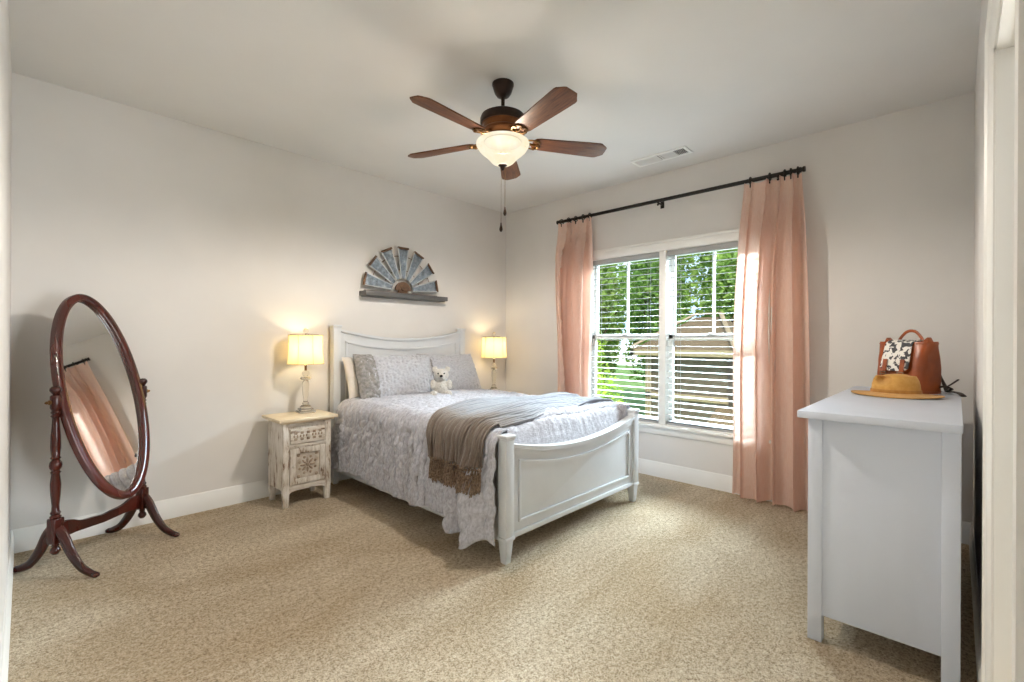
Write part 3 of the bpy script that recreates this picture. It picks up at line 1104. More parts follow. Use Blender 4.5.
def comf(u, v):
    y = -0.215 - (2.074 - 0.215) * v
    smax = MX + R_E * pi / 2 + drop_len(y)
    s = (2 * u - 1) * smax
    a = abs(s)
    q = noise.noise(Vector((s * 1.3, y * 1.3, 9.0)))
    # ruched tucks running across the bed, broken up on the hanging side
    row = y * 20 + 0.9 * noise.noise(Vector((s * 1.6, y * 2, 0))) + 0.25 * s
    tuck = 0.5 + 0.5 * sin(2 * pi * row * 0.95)
    tuck = tuck ** 3
    ripple = noise.noise(Vector((s * 22, y * 30, 1.5))) * 0.009 + noise.noise(Vector((s * 48, y * 44, 7.5))) * 0.0055
    side = min(1, max(0, (a - MX) / 0.2))
    off = 0.020 + 0.010 * q + (0.020 - 0.008 * side) * (1 - tuck) + ripple * (1 + 0.8 * side)
    off += side * 0.020 * noise.noise(Vector((s * 9, y * 9, 4.0)))
    p = surf(s, y, off)
    if u < 0.003 or u > 0.997:
        pass
    return p


b = MB(); b.grid(comf, 280, 240)
cf = b.build('comforter', M['comforter'], smooth=80, loc=(BC, 0, 0), solid=0.012)
tag(cf, 'pale grey ruched comforter spread over the white bed', 'comforter')

# ---- throw blanket
def throw_pt(u, v, lift=0.0):
    s0, s1 = -MX - R_E * pi / 2 - 0.095, MX + R_E * pi / 2 + 0.12
    s = s0 + (s1 - s0) * u
    yc = -1.785 + 0.15 * min(1, u / 0.45) ** 0.8 + 0.02 * max(0, u - 0.5)
    wd = 0.46 + 0.16 * min(1, u / 0.3) - 0.06 * u
    # deep gathers that run and fan out along the length, with sharp creases between
    w = v + 0.050 * noise.noise(Vector((u * 3.0, v * 3.0, 5.0))) + 0.05 * u * sin(2 * v)
    y = yc + wd * (0.5 - v) + 0.022 * sin(u * 7 + v * 3)
    big = abs(sin(w * pi * 5 + 0.7 * sin(u * 4 + 1) + 1.0 * u)) ** 0.7
    small = abs(sin(w * pi * 12 - 1.6 * u + 0.7 + noise.noise(Vector((u * 4, v * 5, 8))))) ** 0.6
    k = 0.65 + 0.35 * sin(u * 6 + v * 9)
    off = 0.040 + 0.044 * big * k + 0.022 * small + 0.010 * noise.noise(Vector((u * 6, v * 5, 2))) + lift
    edge = min(v, 1 - v)
    if edge < 0.06:
        off -= 0.018 * (1 - edge / 0.06)
    return surf(s, max(y, -2.045), max(off, 0.040))


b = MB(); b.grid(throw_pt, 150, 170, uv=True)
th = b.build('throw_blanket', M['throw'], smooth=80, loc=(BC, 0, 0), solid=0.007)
tag(th, 'knitted grey and taupe throw blanket lying across the foot of the bed', 'blanket')
fr = MB()
rnd = random.Random(5)
NT = 38
for k in range(NT):
    v = (k + 0.5) / NT
    p = throw_pt(0.0, v, 0.002)
    sE = -MX - R_E * pi / 2 - 0.095

    def hang(d, dy=0.0, lift=0.0):
        # a point d metres below the throw's edge, lying on the hanging comforter
        return surf(sE - d, p.y + dy, 0.056 + lift)
    knot = hang(0.016, 0, 0.004)
    fr.ball(knot, 0.0085, 8)
    L_ = 0.118 + rnd.uniform(-0.012, 0.016)
    for m_ in range(6):
        sw = rnd.uniform(-0.014, 0.014)
        li = rnd.uniform(-0.006, 0.008)
        pts = [p, knot, hang(0.016 + L_ * 0.45, sw * 0.6, li), hang(0.016 + L_ * rnd.uniform(0.9, 1.05), sw + rnd.uniform(-0.006, 0.006), li)]
        fr.tube(bez(pts, 3), 0.0034, 5)
fr.build('fringe', M['fringe'], th)

# ------------------------------------------------------------------ pillows
def cushion(b, w, h, t, seed, fl=0.0, ru=0.004, nu=60, nv=40, rufr=(14, 20), clip=None):
    """pillow in the local xz plane, thickness along y"""
    def half(sg):
        def fn(u, v):
            x, z = 2 * u - 1, 2 * v - 1
            a, c = abs(x), abs(z)
            k = max(0.0, (1 - a ** 2.6)) ** 0.55 * max(0.0, (1 - c ** 2.6)) ** 0.55
            pinch_x = 1 - 0.05 * (1 - c ** 2) * 0 - 0.045 * (a ** 3) * (1 - c ** 2) * 1.0
            X = x * w / 2 * (1 - 0.04 * (1 - c * c) * a ** 4)
            Z = z * h / 2 * (1 - 0.05 * (1 - a * a) * c ** 4)
            n_ = noise.noise(Vector((x * rufr[0] * 0.5 * w, z * rufr[1] * h, seed))) + 0.5 * noise.noise(Vector((x * 30 * w, z * 30 * h, seed + 4)))
            Y = sg * (t / 2 * k + ru * n_ * min(1, k * 3))
            return Vector((X, Y, Z))
        return fn
    b.grid(half(1), nu, nv)
    b.grid(half(-1), nu, nv)
    bmesh.ops.remove_doubles(b.bm, verts=b.bm.verts[:], dist=0.0008)


def sham(label, loc, rot, w, h, t, seed, bands):
    root = thing('pillow_sham', label, 'pillow', loc, group='grey pillow shams on the bed')
    root.rotation_euler = rot
    b = MB(); cushion(b, w, h, t, seed, ru=0.013, rufr=(44, 22), nu=110, nv=70); b.build('cushion_body', M['sham'], root, smooth=80)
    for x0, x1 in bands:
        # satin end band wrapped round the cushion, gathered
        b = MB()
        def fn(u, v, x0=x0, x1=x1):
            x = x0 + (x1 - x0) * u
            xx = x / (w / 2)
            a = min(1.0, abs(xx))
            th_ = 2 * pi * v
            cz, cy2 = cos(th_), sin(th_)
            zz = abs(cz) ** 0.55 * (1 if cz >= 0 else -1)
            k = max(0.0, 1 - a ** 2.6) ** 0.55 * max(0.0, 1 - abs(zz) ** 2.6) ** 0.55
            Y = (1 if cy2 >= 0 else -1) * (t / 2 * k) * 1.0 + cy2 * 0.008
            Z = zz * (h / 2) * (1 - 0.05 * (1 - a * a) * abs(zz) ** 4) + cz * 0.006
            ruch = 0.006 * sin(14 * v * 2 * pi + 5 * u + 2 * sin(9 * u))
            return Vector((x, Y + cy2 * ruch, Z + cz * ruch))
        b.grid(fn, 16, 120)
        bmesh.ops.remove_doubles(b.bm, verts=b.bm.verts[:], dist=0.0005)
        o = b.build('satin_band', M['satin_grey'], root, smooth=80)
        o['label'] = 'darker gathered satin band'
    return root


b = MB(); cushion(b, 0.62, 0.38, 0.15, 2, ru=0.004)
pw = b.build('pillow', M['pillow_white'], smooth=80, loc=(-1.80, -0.180, 0.900), rot=(radians(-19), 0, radians(3)))
tag(pw, 'plain white pillow peeking out behind the left grey sham', 'pillow')
sham('grey pillow sham with a dark satin end, in front of the white pillow', (-1.685, -0.325, 0.900), (radians(-25), 0, radians(-6)), 0.73, 0.43, 0.16, 5, [(-0.370, -0.215)])
sham('grey pillow sham leaning nearest the window behind the teddy bear', (-1.030, -0.255, 0.895), (radians(-25), 0, radians(3)), 0.71, 0.42, 0.15, 15, [(-0.360, -0.250)])

# ------------------------------------------------------------------ teddy bear
bear = thing('teddy_bear', 'small cream plush teddy bear sitting against the pillows', 'soft toy', (-1.420, -0.600, 0.712), rz=radians(-38))
bear.scale = (1.18, 1.18, 1.18)
b = MB()
b.ball((0, 0, 0.075), 0.058, 20, (1, 0.9, 1.2))
b.ball((0, -0.008, 0.175), 0.052, 20, (1.08, 0.95, 0.95))
b.ball((0, -0.050, 0.164), 0.026, 14, (1.05, 0.9, 0.8))
for s in (-1, 1):
    b.ball((s * 0.046, 0.006, 0.218), 0.022, 12, (1, 0.6, 1))
    b.ball((s * 0.060, -0.020, 0.105), 0.024, 12, (0.9, 0.9, 1.6))
    b.ball((s * 0.050, -0.055, 0.030), 0.031, 12, (0.95, 1.7, 0.95))
    b.ball((s * 0.056, -0.098, 0.038), 0.028, 12, (1, 0.7, 1.2))
bd = b.build('body', M['plush'], bear, smooth=180)
md = bd.modifiers.new('one_skin', 'REMESH'); md.mode = 'VOXEL'; md.voxel_size = 0.005; md.use_smooth_shade = True
md = bd.modifiers.new('fur', 'DISPLACE'); tx = bpy.data.textures.new('fur_noise', 'CLOUDS'); tx.noise_scale = 0.012; md.texture = tx; md.strength = 0.008
b = MB(); b.ball((0, -0.076, 0.172), 0.010, 12, (1.2, 0.7, 0.9)); b.build('nose', M['black_bead'], bear)
for s in (-1, 1):
    b = MB(); b.ball((s * 0.022, -0.056, 0.190), 0.006, 10); b.build('eye', M['black_bead'], bear)

# ------------------------------------------------------------------ nightstands
def nightstand():
    W, D, Hh = 0.355, 0.30, 0.634
    root = thing('nightstand', 'distressed whitewashed nightstand between the standing mirror and the bed', 'nightstand', (-2.497, -0.235, 0), group='whitewashed nightstands')
    x0, x1, y0, y1 = -W / 2, W / 2, -D / 2, D / 2     # front at y0
    b = MB(); b.box((x0 - 0.040, y0 - 0.040, Hh - 0.006), (x1 + 0.040, y1 + 0.025, Hh + 0.016), 0.005); b.box((x0 - 0.018, y0 - 0.018, Hh - 0.020), (x1 + 0.018, y1 + 0.012, Hh - 0.006), 0.004); b.build('top', M['ns_top'], root)
    b = MB()
    b.box((x0, y0 + 0.02, 0.125), (x0 + 0.016, y1, Hh - 0.018), 0.002)
    b.box((x1 - 0.016, y0 + 0.02, 0.125), (x1, y1, Hh - 0.018), 0.002)
    b.box((x0 + 0.01, y1 - 0.012, 0.125), (x1 - 0.01, y1, Hh - 0.018), 0.002)
    b.box((x0 + 0.01, y0 + 0.02, 0.125), (x1 - 0.01, y1, 0.140), 0.002)
    b.box((x0 + 0.04, y0 + 0.012, 0.13), (x1 - 0.04, y0 + 0.022, Hh - 0.02), 0.001)
    b.build('case', M['distressed'], root, smooth=30)
    for xa, xb in ((x0, x0 + 0.045), (x1 - 0.045, x1)):
        b = MB(); b.box((xa, y0, 0.125), (xb, y0 + 0.030, Hh - 0.018), 0.003); b.build('front_stile', M['distressed'], root, smooth=30)
    for za, zb in ((Hh - 0.048, Hh - 0.018), (0.436, 0.456), (0.125, 0.155)):
        b = MB(); b.box((x0 + 0.043, y0 + 0.002, za), (x1 - 0.043, y0 + 0.028, zb), 0.002); b.build('front_rail', M['distressed_rail'], root, smooth=30)
    b = MB()
    out = [(x0 + 0.043, 0.128), (x1 - 0.043, 0.128)]
    for i in range(15):
        t = i / 14
        out.append((x1 - 0.043 - (W - 0.086) * t, 0.095 + 0.025 * sin(pi * t) ** 0.35))
    b.prism(out, 'y', y0 + 0.004, y0 + 0.024, 0.001)
    b.build('apron', M['distressed_rail'], root, smooth=30)
    for xa in (x0, x1 - 0.048):
        for ya in (y0, y1 - 0.040):
            b = MB(); b.box((xa, ya, 0.0), (xa + 0.048, ya + 0.040, 0.130), 0.003, taper=(0.72, 0.78)); b.build('leg', M['distressed'], root, smooth=30)
    # drawer
    b = MB(); b.box((x0 + 0.050, y0 - 0.006, 0.460), (x1 - 0.050, y0 + 0.016, 0.570), 0.004); dr = b.build('drawer', M['distressed_rail'], root, smooth=30)
    b = MB()
    for k in range(5):
        cxp = -0.09 + 0.045 * k
        for q in range(6):
            a = q * pi / 3
            b.ball((cxp + 0.011 * cos(a), y0 - 0.0065, 0.515 + 0.026 * sin(a)), 0.007, 8, (1, 0.45, 1.5))
    b.build('carving', M['carving'], dr)
    b = MB(); b.lathe([(0.006, 0), (0.006, 0.010), (0.015, 0.016), (0.016, 0.024), (0.009, 0.031), (0, 0.033)], (0, 0, 0), 14, Matrix.Translation((0, y0 - 0.008, 0.515)) @ Matrix.Rotation(pi / 2, 4, 'X')); b.build('knob', M['distressed'], dr)
    # door: frame, sunk panel, carved flower
    b = MB()
    dx0, dx1, dz0, dz1 = x0 + 0.048, x1 - 0.048, 0.160, 0.425
    f = 0.040
    b.box((dx0, y0 - 0.006, dz0), (dx0 + f, y0 + 0.014, dz1), 0.003); b.box((dx1 - f, y0 - 0.006, dz0), (dx1, y0 + 0.014, dz1), 0.003)
    b.box((dx0 + f - 0.002, y0 - 0.006, dz0), (dx1 - f + 0.002, y0 + 0.014, dz0 + f), 0.003); b.box((dx0 + f - 0.002, y0 - 0.006, dz1 - f), (dx1 - f + 0.002, y0 + 0.014, dz1), 0.003)
    door = b.build('door', M['distressed'], root, smooth=30)
    b = MB(); b.box((dx0 + f - 0.002, y0 + 0.006, dz0 + f - 0.002), (dx1 - f + 0.002, y0 + 0.012, dz1 - f + 0.002)); b.build('door_panel', M['door_inset'], door, smooth=0)
    b = MB()
    czp = (dz0 + dz1) / 2
    for q in range(8):
        a = q * pi / 4
        vs = b.ball((0, 0, 0), 0.014, 8, (1.6, 0.35, 0.55))
        bmesh.ops.rotate(b.bm, verts=vs, cent=(0, 0, 0), matrix=Matrix.Rotation(-a, 3, 'Y'))
        bmesh.ops.translate(b.bm, verts=vs, vec=(0.034 * cos(a), y0 + 0.004, czp + 0.034 * sin(a)))
        a += pi / 8
        b.ball((0.062 * cos(a), y0 + 0.005, czp + 0.062 * sin(a)), 0.010, 8, (1, 0.35, 1))
    b.ball((0, y0 + 0.004, czp), 0.012, 10, (1, 0.5, 1))
    for sx in (-1, 1):
        for sz in (-1, 1):
            b.ball((sx * 0.066, y0 + 0.005, czp + sz * 0.078), 0.013, 8, (1, 0.4, 1))
    b.build('carved_flower', M['carving'], door)
    b = MB(); b.lathe([(0.005, 0), (0.005, 0.008), (0.012, 0.013), (0.013, 0.020), (0.007, 0.026), (0, 0.027)], (0, 0, 0), 12, Matrix.Translation((dx0 + 0.018, y0 - 0.006, 0.300)) @ Matrix.Rotation(pi / 2, 4, 'X')); b.build('knob', M['distressed'], door)
    return root


ns = nightstand()
ns2 = copy_tree(ns)
ns2.location = (-0.385, -0.255, 0)
ns2.location.z = 0
ns2['label'] = 'whitewashed nightstand in the room corner behind the bed, only its top showing'

# ------------------------------------------------------------------ table lamps
def table_lamp(loc):
    root = thing('table_lamp', 'lit table lamp with cream shade on the nightstand next to the mirror', 'table lamp', loc, group='lit crystal table lamps')
    b = MB(); b.box((-0.058, -0.058, 0.0), (0.058, 0.058, 0.018), 0.006); b.box((-0.046, -0.046, 0.018), (0.046, 0.046, 0.036), 0.006); b.lathe([(0.040, 0.035), (0.042, 0.045), (0.034, 0.056), (0.022, 0.062), (0, 0.062)], n=20); b.build('base', M['crystal'], root)
    b = MB()
    pr_ = bez([(0.018, 0.062), (0.026, 0.072), (0.018, 0.084), (0.015, 0.10), (0.021, 0.14), (0.025, 0.19), (0.026, 0.225), (0.020, 0.245), (0.013, 0.255)], 5)
    b.lathe([(p.x, p.y) for p in pr_], n=20)
    b.build('column', M['crystal'], root, smooth=60)
    b = MB(); b.lathe([(0.013, 0.255), (0.038, 0.262), (0.044, 0.272), (0.030, 0.281), (0.016, 0.284), (0.016, 0.290), (0.026, 0.298), (0.028, 0.312), (0.020, 0.326), (0.010, 0.332), (0, 0.332)], n=20); b.build('crystal_disc', M['crystal'], root, smooth=60)
    b = MB()
    b.tube([(0, 0, 0.330), (0, 0, 0.375)], 0.009, 10)
    for s in (-1, 1):
        b.tube(bez([(0, 0, 0.375), (s * 0.045, 0, 0.42), (s * 0.045, 0, 0.53), (0, 0, 0.620)], 6), 0.0016, 6)
    b.build('harp', M['brass'], root)
    b = MB(); b.lathe([(0.010, 0.375), (0.012, 0.395), (0.026, 0.43), (0.028, 0.455), (0.018, 0.48), (0, 0.488)], n=16); b.build('bulb', M['bulb'], root)
    # scalloped drum: eight slightly waisted panels
    z0, z1 = 0.385, 0.610

    def rad(a, t):
        k = abs(sin(4 * a))
        return (0.142 - 0.010 * t) * (0.955 + 0.045 * (1 - k) ** 1.5 * 1.0) * (1 - 0.035 * sin(pi * t))
    b = MB()
    b.grid(lambda u, v: Vector((rad(2 * pi * u, v) * cos(2 * pi * u), rad(2 * pi * u, v) * sin(2 * pi * u), z0 + (z1 - z0) * v)), 96, 12)
    bmesh.ops.remove_doubles(b.bm, verts=b.bm.verts[:], dist=0.0004)
    sh = b.build('shade', M['shade'], root, smooth=80)
    for t in (0, 1):
        b = MB(); b.tube([(rad(2 * pi * k / 96, t) * cos(2 * pi * k / 96), rad(2 * pi * k / 96, t) * sin(2 * pi * k / 96), z0 + (z1 - z0) * t) for k in range(97)], 0.0032, 6, cap=False); b.build('trim_band', M['shade_trim'], sh)
    b = MB()
    for k in range(8):
        a = k * pi / 4
        b.tube([((rad(a, t / 8) + 0.0006) * cos(a), (rad(a, t / 8) + 0.0006) * sin(a), z0 + (z1 - z0) * t / 8) for t in range(9)], 0.0022, 6)
    b.build('rib_seams', M['shade_trim'], sh)
    b = MB()
    for k in range(3):
        a = k * 2 * pi / 3 + 0.3
        b.tube([(0, 0, 0.622), (0.124 * cos(a), 0.124 * sin(a), 0.616)], 0.0016, 6)
    b.build('spider', M['brass'], sh)
    b = MB(); b.lathe([(0.005, 0.618), (0.006, 0.626), (0.016, 0.632), (0.020, 0.646), (0.015, 0.660), (0.006, 0.666), (0, 0.667)], n=16); b.build('finial', M['crystal'], root)
    return root


LAMP1, LAMP2 = (-2.425, -0.165, 0.6502), (-0.385, -0.20, 0.6502)
lp = table_lamp(LAMP1)
lp2 = copy_tree(lp)
lp2.location = LAMP2
lp2['label'] = 'lit table lamp with cream shade in the room corner beyond the bed'
for nm, L_ in (('lamp_glow', LAMP1), ('lamp_glow', LAMP2)):
    add_light(nm, 'POINT', (L_[0], L_[1], L_[2] + 0.51), 3.0, (1.0, 0.78, 0.47), radius=0.03)

# ------------------------------------------------------------------ cheval mirror
PA, PB = Vector((-3.846, -0.521, 0)), Vector((-3.457, -0.209, 0))
mid = (PA + PB) / 2
ang = math.atan2(PB.y - PA.y, PB.x - PA.x) - radians(1.5)
mr = thing('standing_mirror', 'oval cheval mirror in a dark mahogany stand by the bare wall', 'standing mirror', mid, rz=ang)
G = (PB - PA).length / 2             # local x along the posts; -y is the glass side
for s in (-1, 1):
    b = MB()
    b.box((s * G - 0.024, -0.024, 0.165), (s * G + 0.024, 0.024, 0.295), 0.003)
    prof = [(0.020, 0.295), (0.024, 0.303), (0.017, 0.312), (0.022, 0.322), (0.016, 0.334), (0.015, 0.36), (0.020, 0.42), (0.022, 0.47), (0.017, 0.525), (0.022, 0.533), (0.016, 0.541), (0.024, 0.556), (0.026, 0.570), (0.024, 0.584), (0.016, 0.598), (0.022, 0.606), (0.017, 0.614), (0.021, 0.66), (0.020, 0.72), (0.015, 0.79), (0.014, 0.815), (0.021, 0.823), (0.015, 0.832), (0.021, 0.842), (0.016, 0.852), (0.021, 0.862)]
    b.lathe([(r, z) for r, z in prof], (s * G, 0, 0), 18)
    b.lathe([(0.021, 0.862), (0.023, 0.868), (0.023, 0.925), (0.020, 0.931), (0.012, 0.935), (0.018, 0.944), (0.025, 0.956), (0.024, 0.968), (0.014, 0.978), (0, 0.980)], (s * G, 0, 0), 18)
    b.lathe([(0.010, 0.165), (0.016, 0.155), (0.013, 0.147), (0.021, 0.134), (0.022, 0.122), (0.012, 0.108), (0.0, 0.104)], (s * G, 0, 0), 14)
    b.build('post', M['mahogany'], mr, smooth=50)
    for t in (-1, 1):
        b = MB()
        pts = bez([(s * G, t * 0.014, 0.235), (s * G, t * 0.050, 0.195), (s * G, t * 0.095, 0.115), (s * G, t * 0.150, 0.050), (s * G, t * 0.205, 0.022), (s * G, t * 0.236, 0.016)], 5)
        n = len(pts)
        rr = [0.034 - 0.019 * (i / (n - 1)) for i in range(n)]
        b.tube(pts, rr, 12, upv=(1, 0, 0), flat=0.62)
        for v in b.bm.verts:
            v.co.z = max(v.co.z, 0.0)
        b.ball((s * G, t * 0.232, 0.015), 0.017, 12, (1.0, 1.3, 0.85))
        b.build('leg', M['mahogany'], mr, smooth=60)
    b = MB(); b.tube([(s * (G + 0.05), 0, 0.897), (s * (G - 0.03), 0, 0.897)], 0.0045, 8); b.lathe([(0.003, 0), (0.011, 0.004), (0.012, 0.010), (0.005, 0.014), (0.008, 0.022), (0.0, 0.026)], (0, 0, 0), 10, Matrix.Translation((s * (G + 0.022), 0, 0.897)) @ Matrix.Rotation(s * pi / 2, 4, 'Y')); b.build('pivot_knob', M['brass'], mr)
b = MB()
out = [(-G + 0.02, 0.180), (-G + 0.10, 0.186), (0, 0.178), (G - 0.10, 0.186), (G - 0.02, 0.180)]
topc = [(p.x, p.y) for p in bez([(G - 0.02, 0.258), (G - 0.07, 0.262), (G - 0.13, 0.236), (0.05, 0.228), (0, 0.222), (-0.05, 0.228), (-G + 0.13, 0.236), (-G + 0.07, 0.262), (-G + 0.02, 0.258)], 4)]
b.prism(out + topc, 'y', -0.010, 0.010, 0.002)
b.build('stretcher', M['mahogany'], mr, smooth=40)
OA, OB, TILT, ZC = 0.240, 0.600, radians(15), 0.900
fr_m = Matrix.Translation((0, 0, ZC)) @ Matrix.Rotation(-TILT, 4, 'X')    # top leans back, away from the glass side
b = MB()
FW = 0.044
prof = [(0.0, 0.012), (0.0, -0.014), (0.003, -0.019), (0.008, -0.021), (0.022, -0.0215), (0.036, -0.021), (0.041, -0.018), (FW, -0.012), (FW, 0.000), (FW - 0.004, 0.012)]
N = 96
rings = []
for k in range(N):
    t = 2 * pi * k / N
    c_, s_ = cos(t), sin(t)
    nx, nz = c_ / OA, s_ / OB
    ln_ = sqrt(nx * nx + nz * nz)
    nx, nz = nx / ln_, nz / ln_
    rings.append([b.bm.verts.new((OA * c_ - nx * d, h, OB * s_ - nz * d)) for d, h in prof])
for k in range(N):
    r0, r1 = rings[k], rings[(k + 1) % N]
    for i in range(len(prof)):
        i2 = (i + 1) % len(prof)
        b.face((r0[i], r0[i2], r1[i2], r1[i]))
bmesh.ops.transform(b.bm, matrix=fr_m, verts=b.bm.verts[:])
mf = b.build('mirror_frame', M['mirror_frame'], mr, smooth=50)


def ellipse(b, inset, y0, y1):
    out = []
    for k in range(N):
        t = 2 * pi * k / N
        c_, s_ = cos(t), sin(t)
        nx, nz = c_ / OA, s_ / OB
        ln_ = sqrt(nx * nx + nz * nz)
        out.append((OA * c_ - nx / ln_ * inset, OB * s_ - nz / ln_ * inset))
    vs = b.prism(out, 'y', y0, y1)
    bmesh.ops.transform(b.bm, matrix=fr_m, verts=vs)


b = MB(); ellipse(b, FW - 0.004, 0.002, 0.006); b.build('mirror_glass', M['mirror'], mr, smooth=0)
b = MB(); ellipse(b, 0.006, 0.0065, 0.012); b.build('back_board', M['mahogany'], mr, smooth=0)

# ------------------------------------------------------------------ dresser
DRX0, DRX1, DRY0, DRY1, DRH = -1.722, -0.300, -3.905, -3.448, 0.942
drs = thing('dresser', 'tall white painted dresser seen end-on by the doorway', 'dresser', ((DRX0 + DRX1) / 2, (DRY0 + DRY1) / 2, 0))
hx, hy = (DRX1 - DRX0) / 2, (DRY1 - DRY0) / 2
b = MB(); b.box((-hx - 0.036, -hy - 0.004, DRH - 0.030), (hx + 0.036, hy + 0.032, DRH), 0.004); b.build('top', M['dresser'], drs)
LG = 0.050
for sx in (-1, 1):
    for sy in (-1, 1):
        b = MB(); b.box((min(sx * hx, sx * (hx - LG)), min(sy * hy, sy * (hy - LG)), 0.0), (max(sx * hx, sx * (hx - LG)), max(sy * hy, sy * (hy - LG)), DRH - 0.029), 0.003); b.build('leg', M['dresser'], drs)
    b = MB(); b.box((min(sx * (hx - 0.006), sx * (hx - 0.024)), -hy + LG - 0.002, 0.110), (max(sx * (hx - 0.006), sx * (hx - 0.024)), hy - LG + 0.002, DRH - 0.029), 0.001); b.build('side_panel', M['dresser'], drs)
b = MB(); b.box((-hx + 0.04, -hy + 0.004, 0.110), (hx - 0.04, -hy + 0.012, DRH - 0.029)); b.build('back_panel', M['dresser'], drs, smooth=0)
b = MB(); b.box((-hx + LG - 0.002, hy - 0.045, 0.110), (hx - LG + 0.002, hy - 0.015, 0.150), 0.002); b.box((-hx + 0.02, -hy + 0.02, 0.115), (hx - 0.02, hy - 0.03, 0.130)); b.build('base_rail', M['dresser'], drs, smooth=30)
rows = [(0.155, 0.400), (0.408, 0.652), (0.660, 0.908)]
for z0, z1 in rows:
    for s in (-1, 1):
        xa, xb = (-hx + LG + 0.004, -0.005) if s < 0 else (0.005, hx - LG - 0.004)
        b = MB(); b.box((xa, hy - 0.030, z0), (xb, hy - 0.008, z1), 0.003); d_ = b.build('drawer', M['dresser'], drs)
        for kx in (0.25, 0.75):
            b = MB(); b.lathe([(0.006, 0), (0.006, 0.010), (0.015, 0.015), (0.016, 0.022), (0.010, 0.027), (0, 0.028)], (0, 0, 0), 14, Matrix.Translation((xa + (xb - xa) * kx, hy - 0.008, (z0 + z1) / 2)) @ Matrix.Rotation(-pi / 2, 4, 'X')); b.build('knob', M['black_metal'], d_)

# ------------------------------------------------------------------ backpack on the dresser
bag = thing('leather_backpack', 'chestnut leather backpack with cowhide flap standing behind the hat', 'backpack', (-0.470, -3.690, DRH), rz=0)
# local frame: front faces -y, width along x
bag.rotation_euler = (0, 0, math.atan2(-0.83, -0.56))
BWD, BDP, BHT = 0.270, 0.185, 0.285
b = MB()
def bag_fn(u, v):
    # closed superellipse wall, tapering toward the top where front and back meet
    t = 2 * pi * u
    c_, s_ = cos(t), sin(t)
    e = 0.42
    x = abs(c_) ** e * (1 if c_ >= 0 else -1)
    y = abs(s_) ** e * (1 if s_ >= 0 else -1)
    z = BHT * v
    dp = BDP / 2 * (1.0 - 0.42 * v ** 1.6) * (1 + 0.05 * sin(pi * v))
    wd = BWD / 2 * (0.96 + 0.05 * v)
    q = 0.004 * noise.noise(Vector((x * 3, y * 3, v * 5)))
    return Vector((x * (wd + q), y * (dp + q), z + (0.010 * (1 - abs(x)) * 0 if v > 0.9 else 0)))
gv = b.grid(bag_fn, 72, 24)
bmesh.ops.remove_doubles(b.bm, verts=b.bm.verts[:], dist=0.0004)
for vv, zc_ in ((0.0, 0.0), (1.0, BHT)):
    ring = [v for v in b.bm.verts if abs(v.co.z - zc_) < 1e-4]
    ring.sort(key=lambda v: math.atan2(v.co.y, v.co.x))
    b.face(ring)
bdy = b.build('bag_body', M['leather'], bag, smooth=50)
b = MB()
for zz in (0.012, BHT - 0.012):
    b.tube([bag_fn(k / 72, zz / BHT) * 1.004 for k in range(73)], 0.0028, 6, cap=False)
b.build('seam_piping', M['leather'], bdy)
b = MB()
for sx in (-1, 1):
    b.prism([(sx * BWD * 0.30, BHT - 0.004), (sx * BWD * 0.46, BHT - 0.004), (sx * BWD * 0.41, BHT + 0.024)], 'y', -0.018, 0.018, 0.004)
b.build('top_gusset', M['leather'], bag)
b = MB()
FWD = 0.155
flap_path = bez([(0.030, BHT + 0.004), (-0.005, BHT + 0.012), (-BDP / 2 * 0.60 - 0.006, BHT - 0.004), (-BDP / 2 * 0.80 - 0.008, BHT - 0.06), (-BDP / 2 * 0.94 - 0.009, BHT - 0.115), (-BDP / 2 * 1.02 - 0.010, BHT - 0.165)], 6)
def flap_fn(u, v):
    k = v * (len(flap_path) - 1)
    i = min(int(k), len(flap_path) - 2)
    p = flap_path[i].lerp(flap_path[i + 1], k - i)
    x = (2 * u - 1)
    w = FWD / 2 * (0.92 + 0.10 * v)
    drop = 0.0
    if v > 0.82:
        drop = 0.018 * (abs(x) ** 4) * (v - 0.82) / 0.18
    return Vector((x * w, p.x - 0.003 * (1 - x * x), p.y + drop))
b.grid(flap_fn, 16, 28)
b.build('flap', M['cowhide'], bag, smooth=80, solid=0.004)
for sx in (-1, 1):
    b = MB()
    xs = sx * 0.048
    b.tube([(xs, -BDP / 2 * 0.93 - 0.016, BHT - 0.10), (xs, -BDP / 2 * 1.0 - 0.018, BHT - 0.15), (xs, -BDP / 2 * 1.04 - 0.018, BHT - 0.20), (xs, -BDP / 2 * 1.06 - 0.014, BHT - 0.225)], 0.013, 8, flat=0.22, upv=(0, 1, 0))
    st = b.build('buckle_strap', M['leather'], bag)
    b = MB()
    cz_ = BHT - 0.185
    yq = -BDP / 2 * 1.03 - 0.024
    for p, q in (((-1, -1), (1, -1)), ((1, -1), (1, 1)), ((1, 1), (-1, 1)), ((-1, 1), (-1, -1)), ((-1, 0), (1, 0))):
        b.tube([(xs + p[0] * 0.016, yq, cz_ + p[1] * 0.014), (xs + q[0] * 0.016, yq, cz_ + q[1] * 0.014)], 0.0026, 6, upv=(0, 1, 0))
    b.build('buckle', M['buckle'], st)
b = MB(); b.tube(bez([(-0.062, 0.018, BHT - 0.002), (-0.058, 0.020, BHT + 0.020), (-0.022, 0.022, BHT + 0.058), (0.022, 0.022, BHT + 0.058), (0.058, 0.020, BHT + 0.020), (0.062, 0.018, BHT - 0.002)], 6), 0.0085, 8, flat=0.7, upv=(0, 1, 0)); b.build('handle', M['leather'], bag)
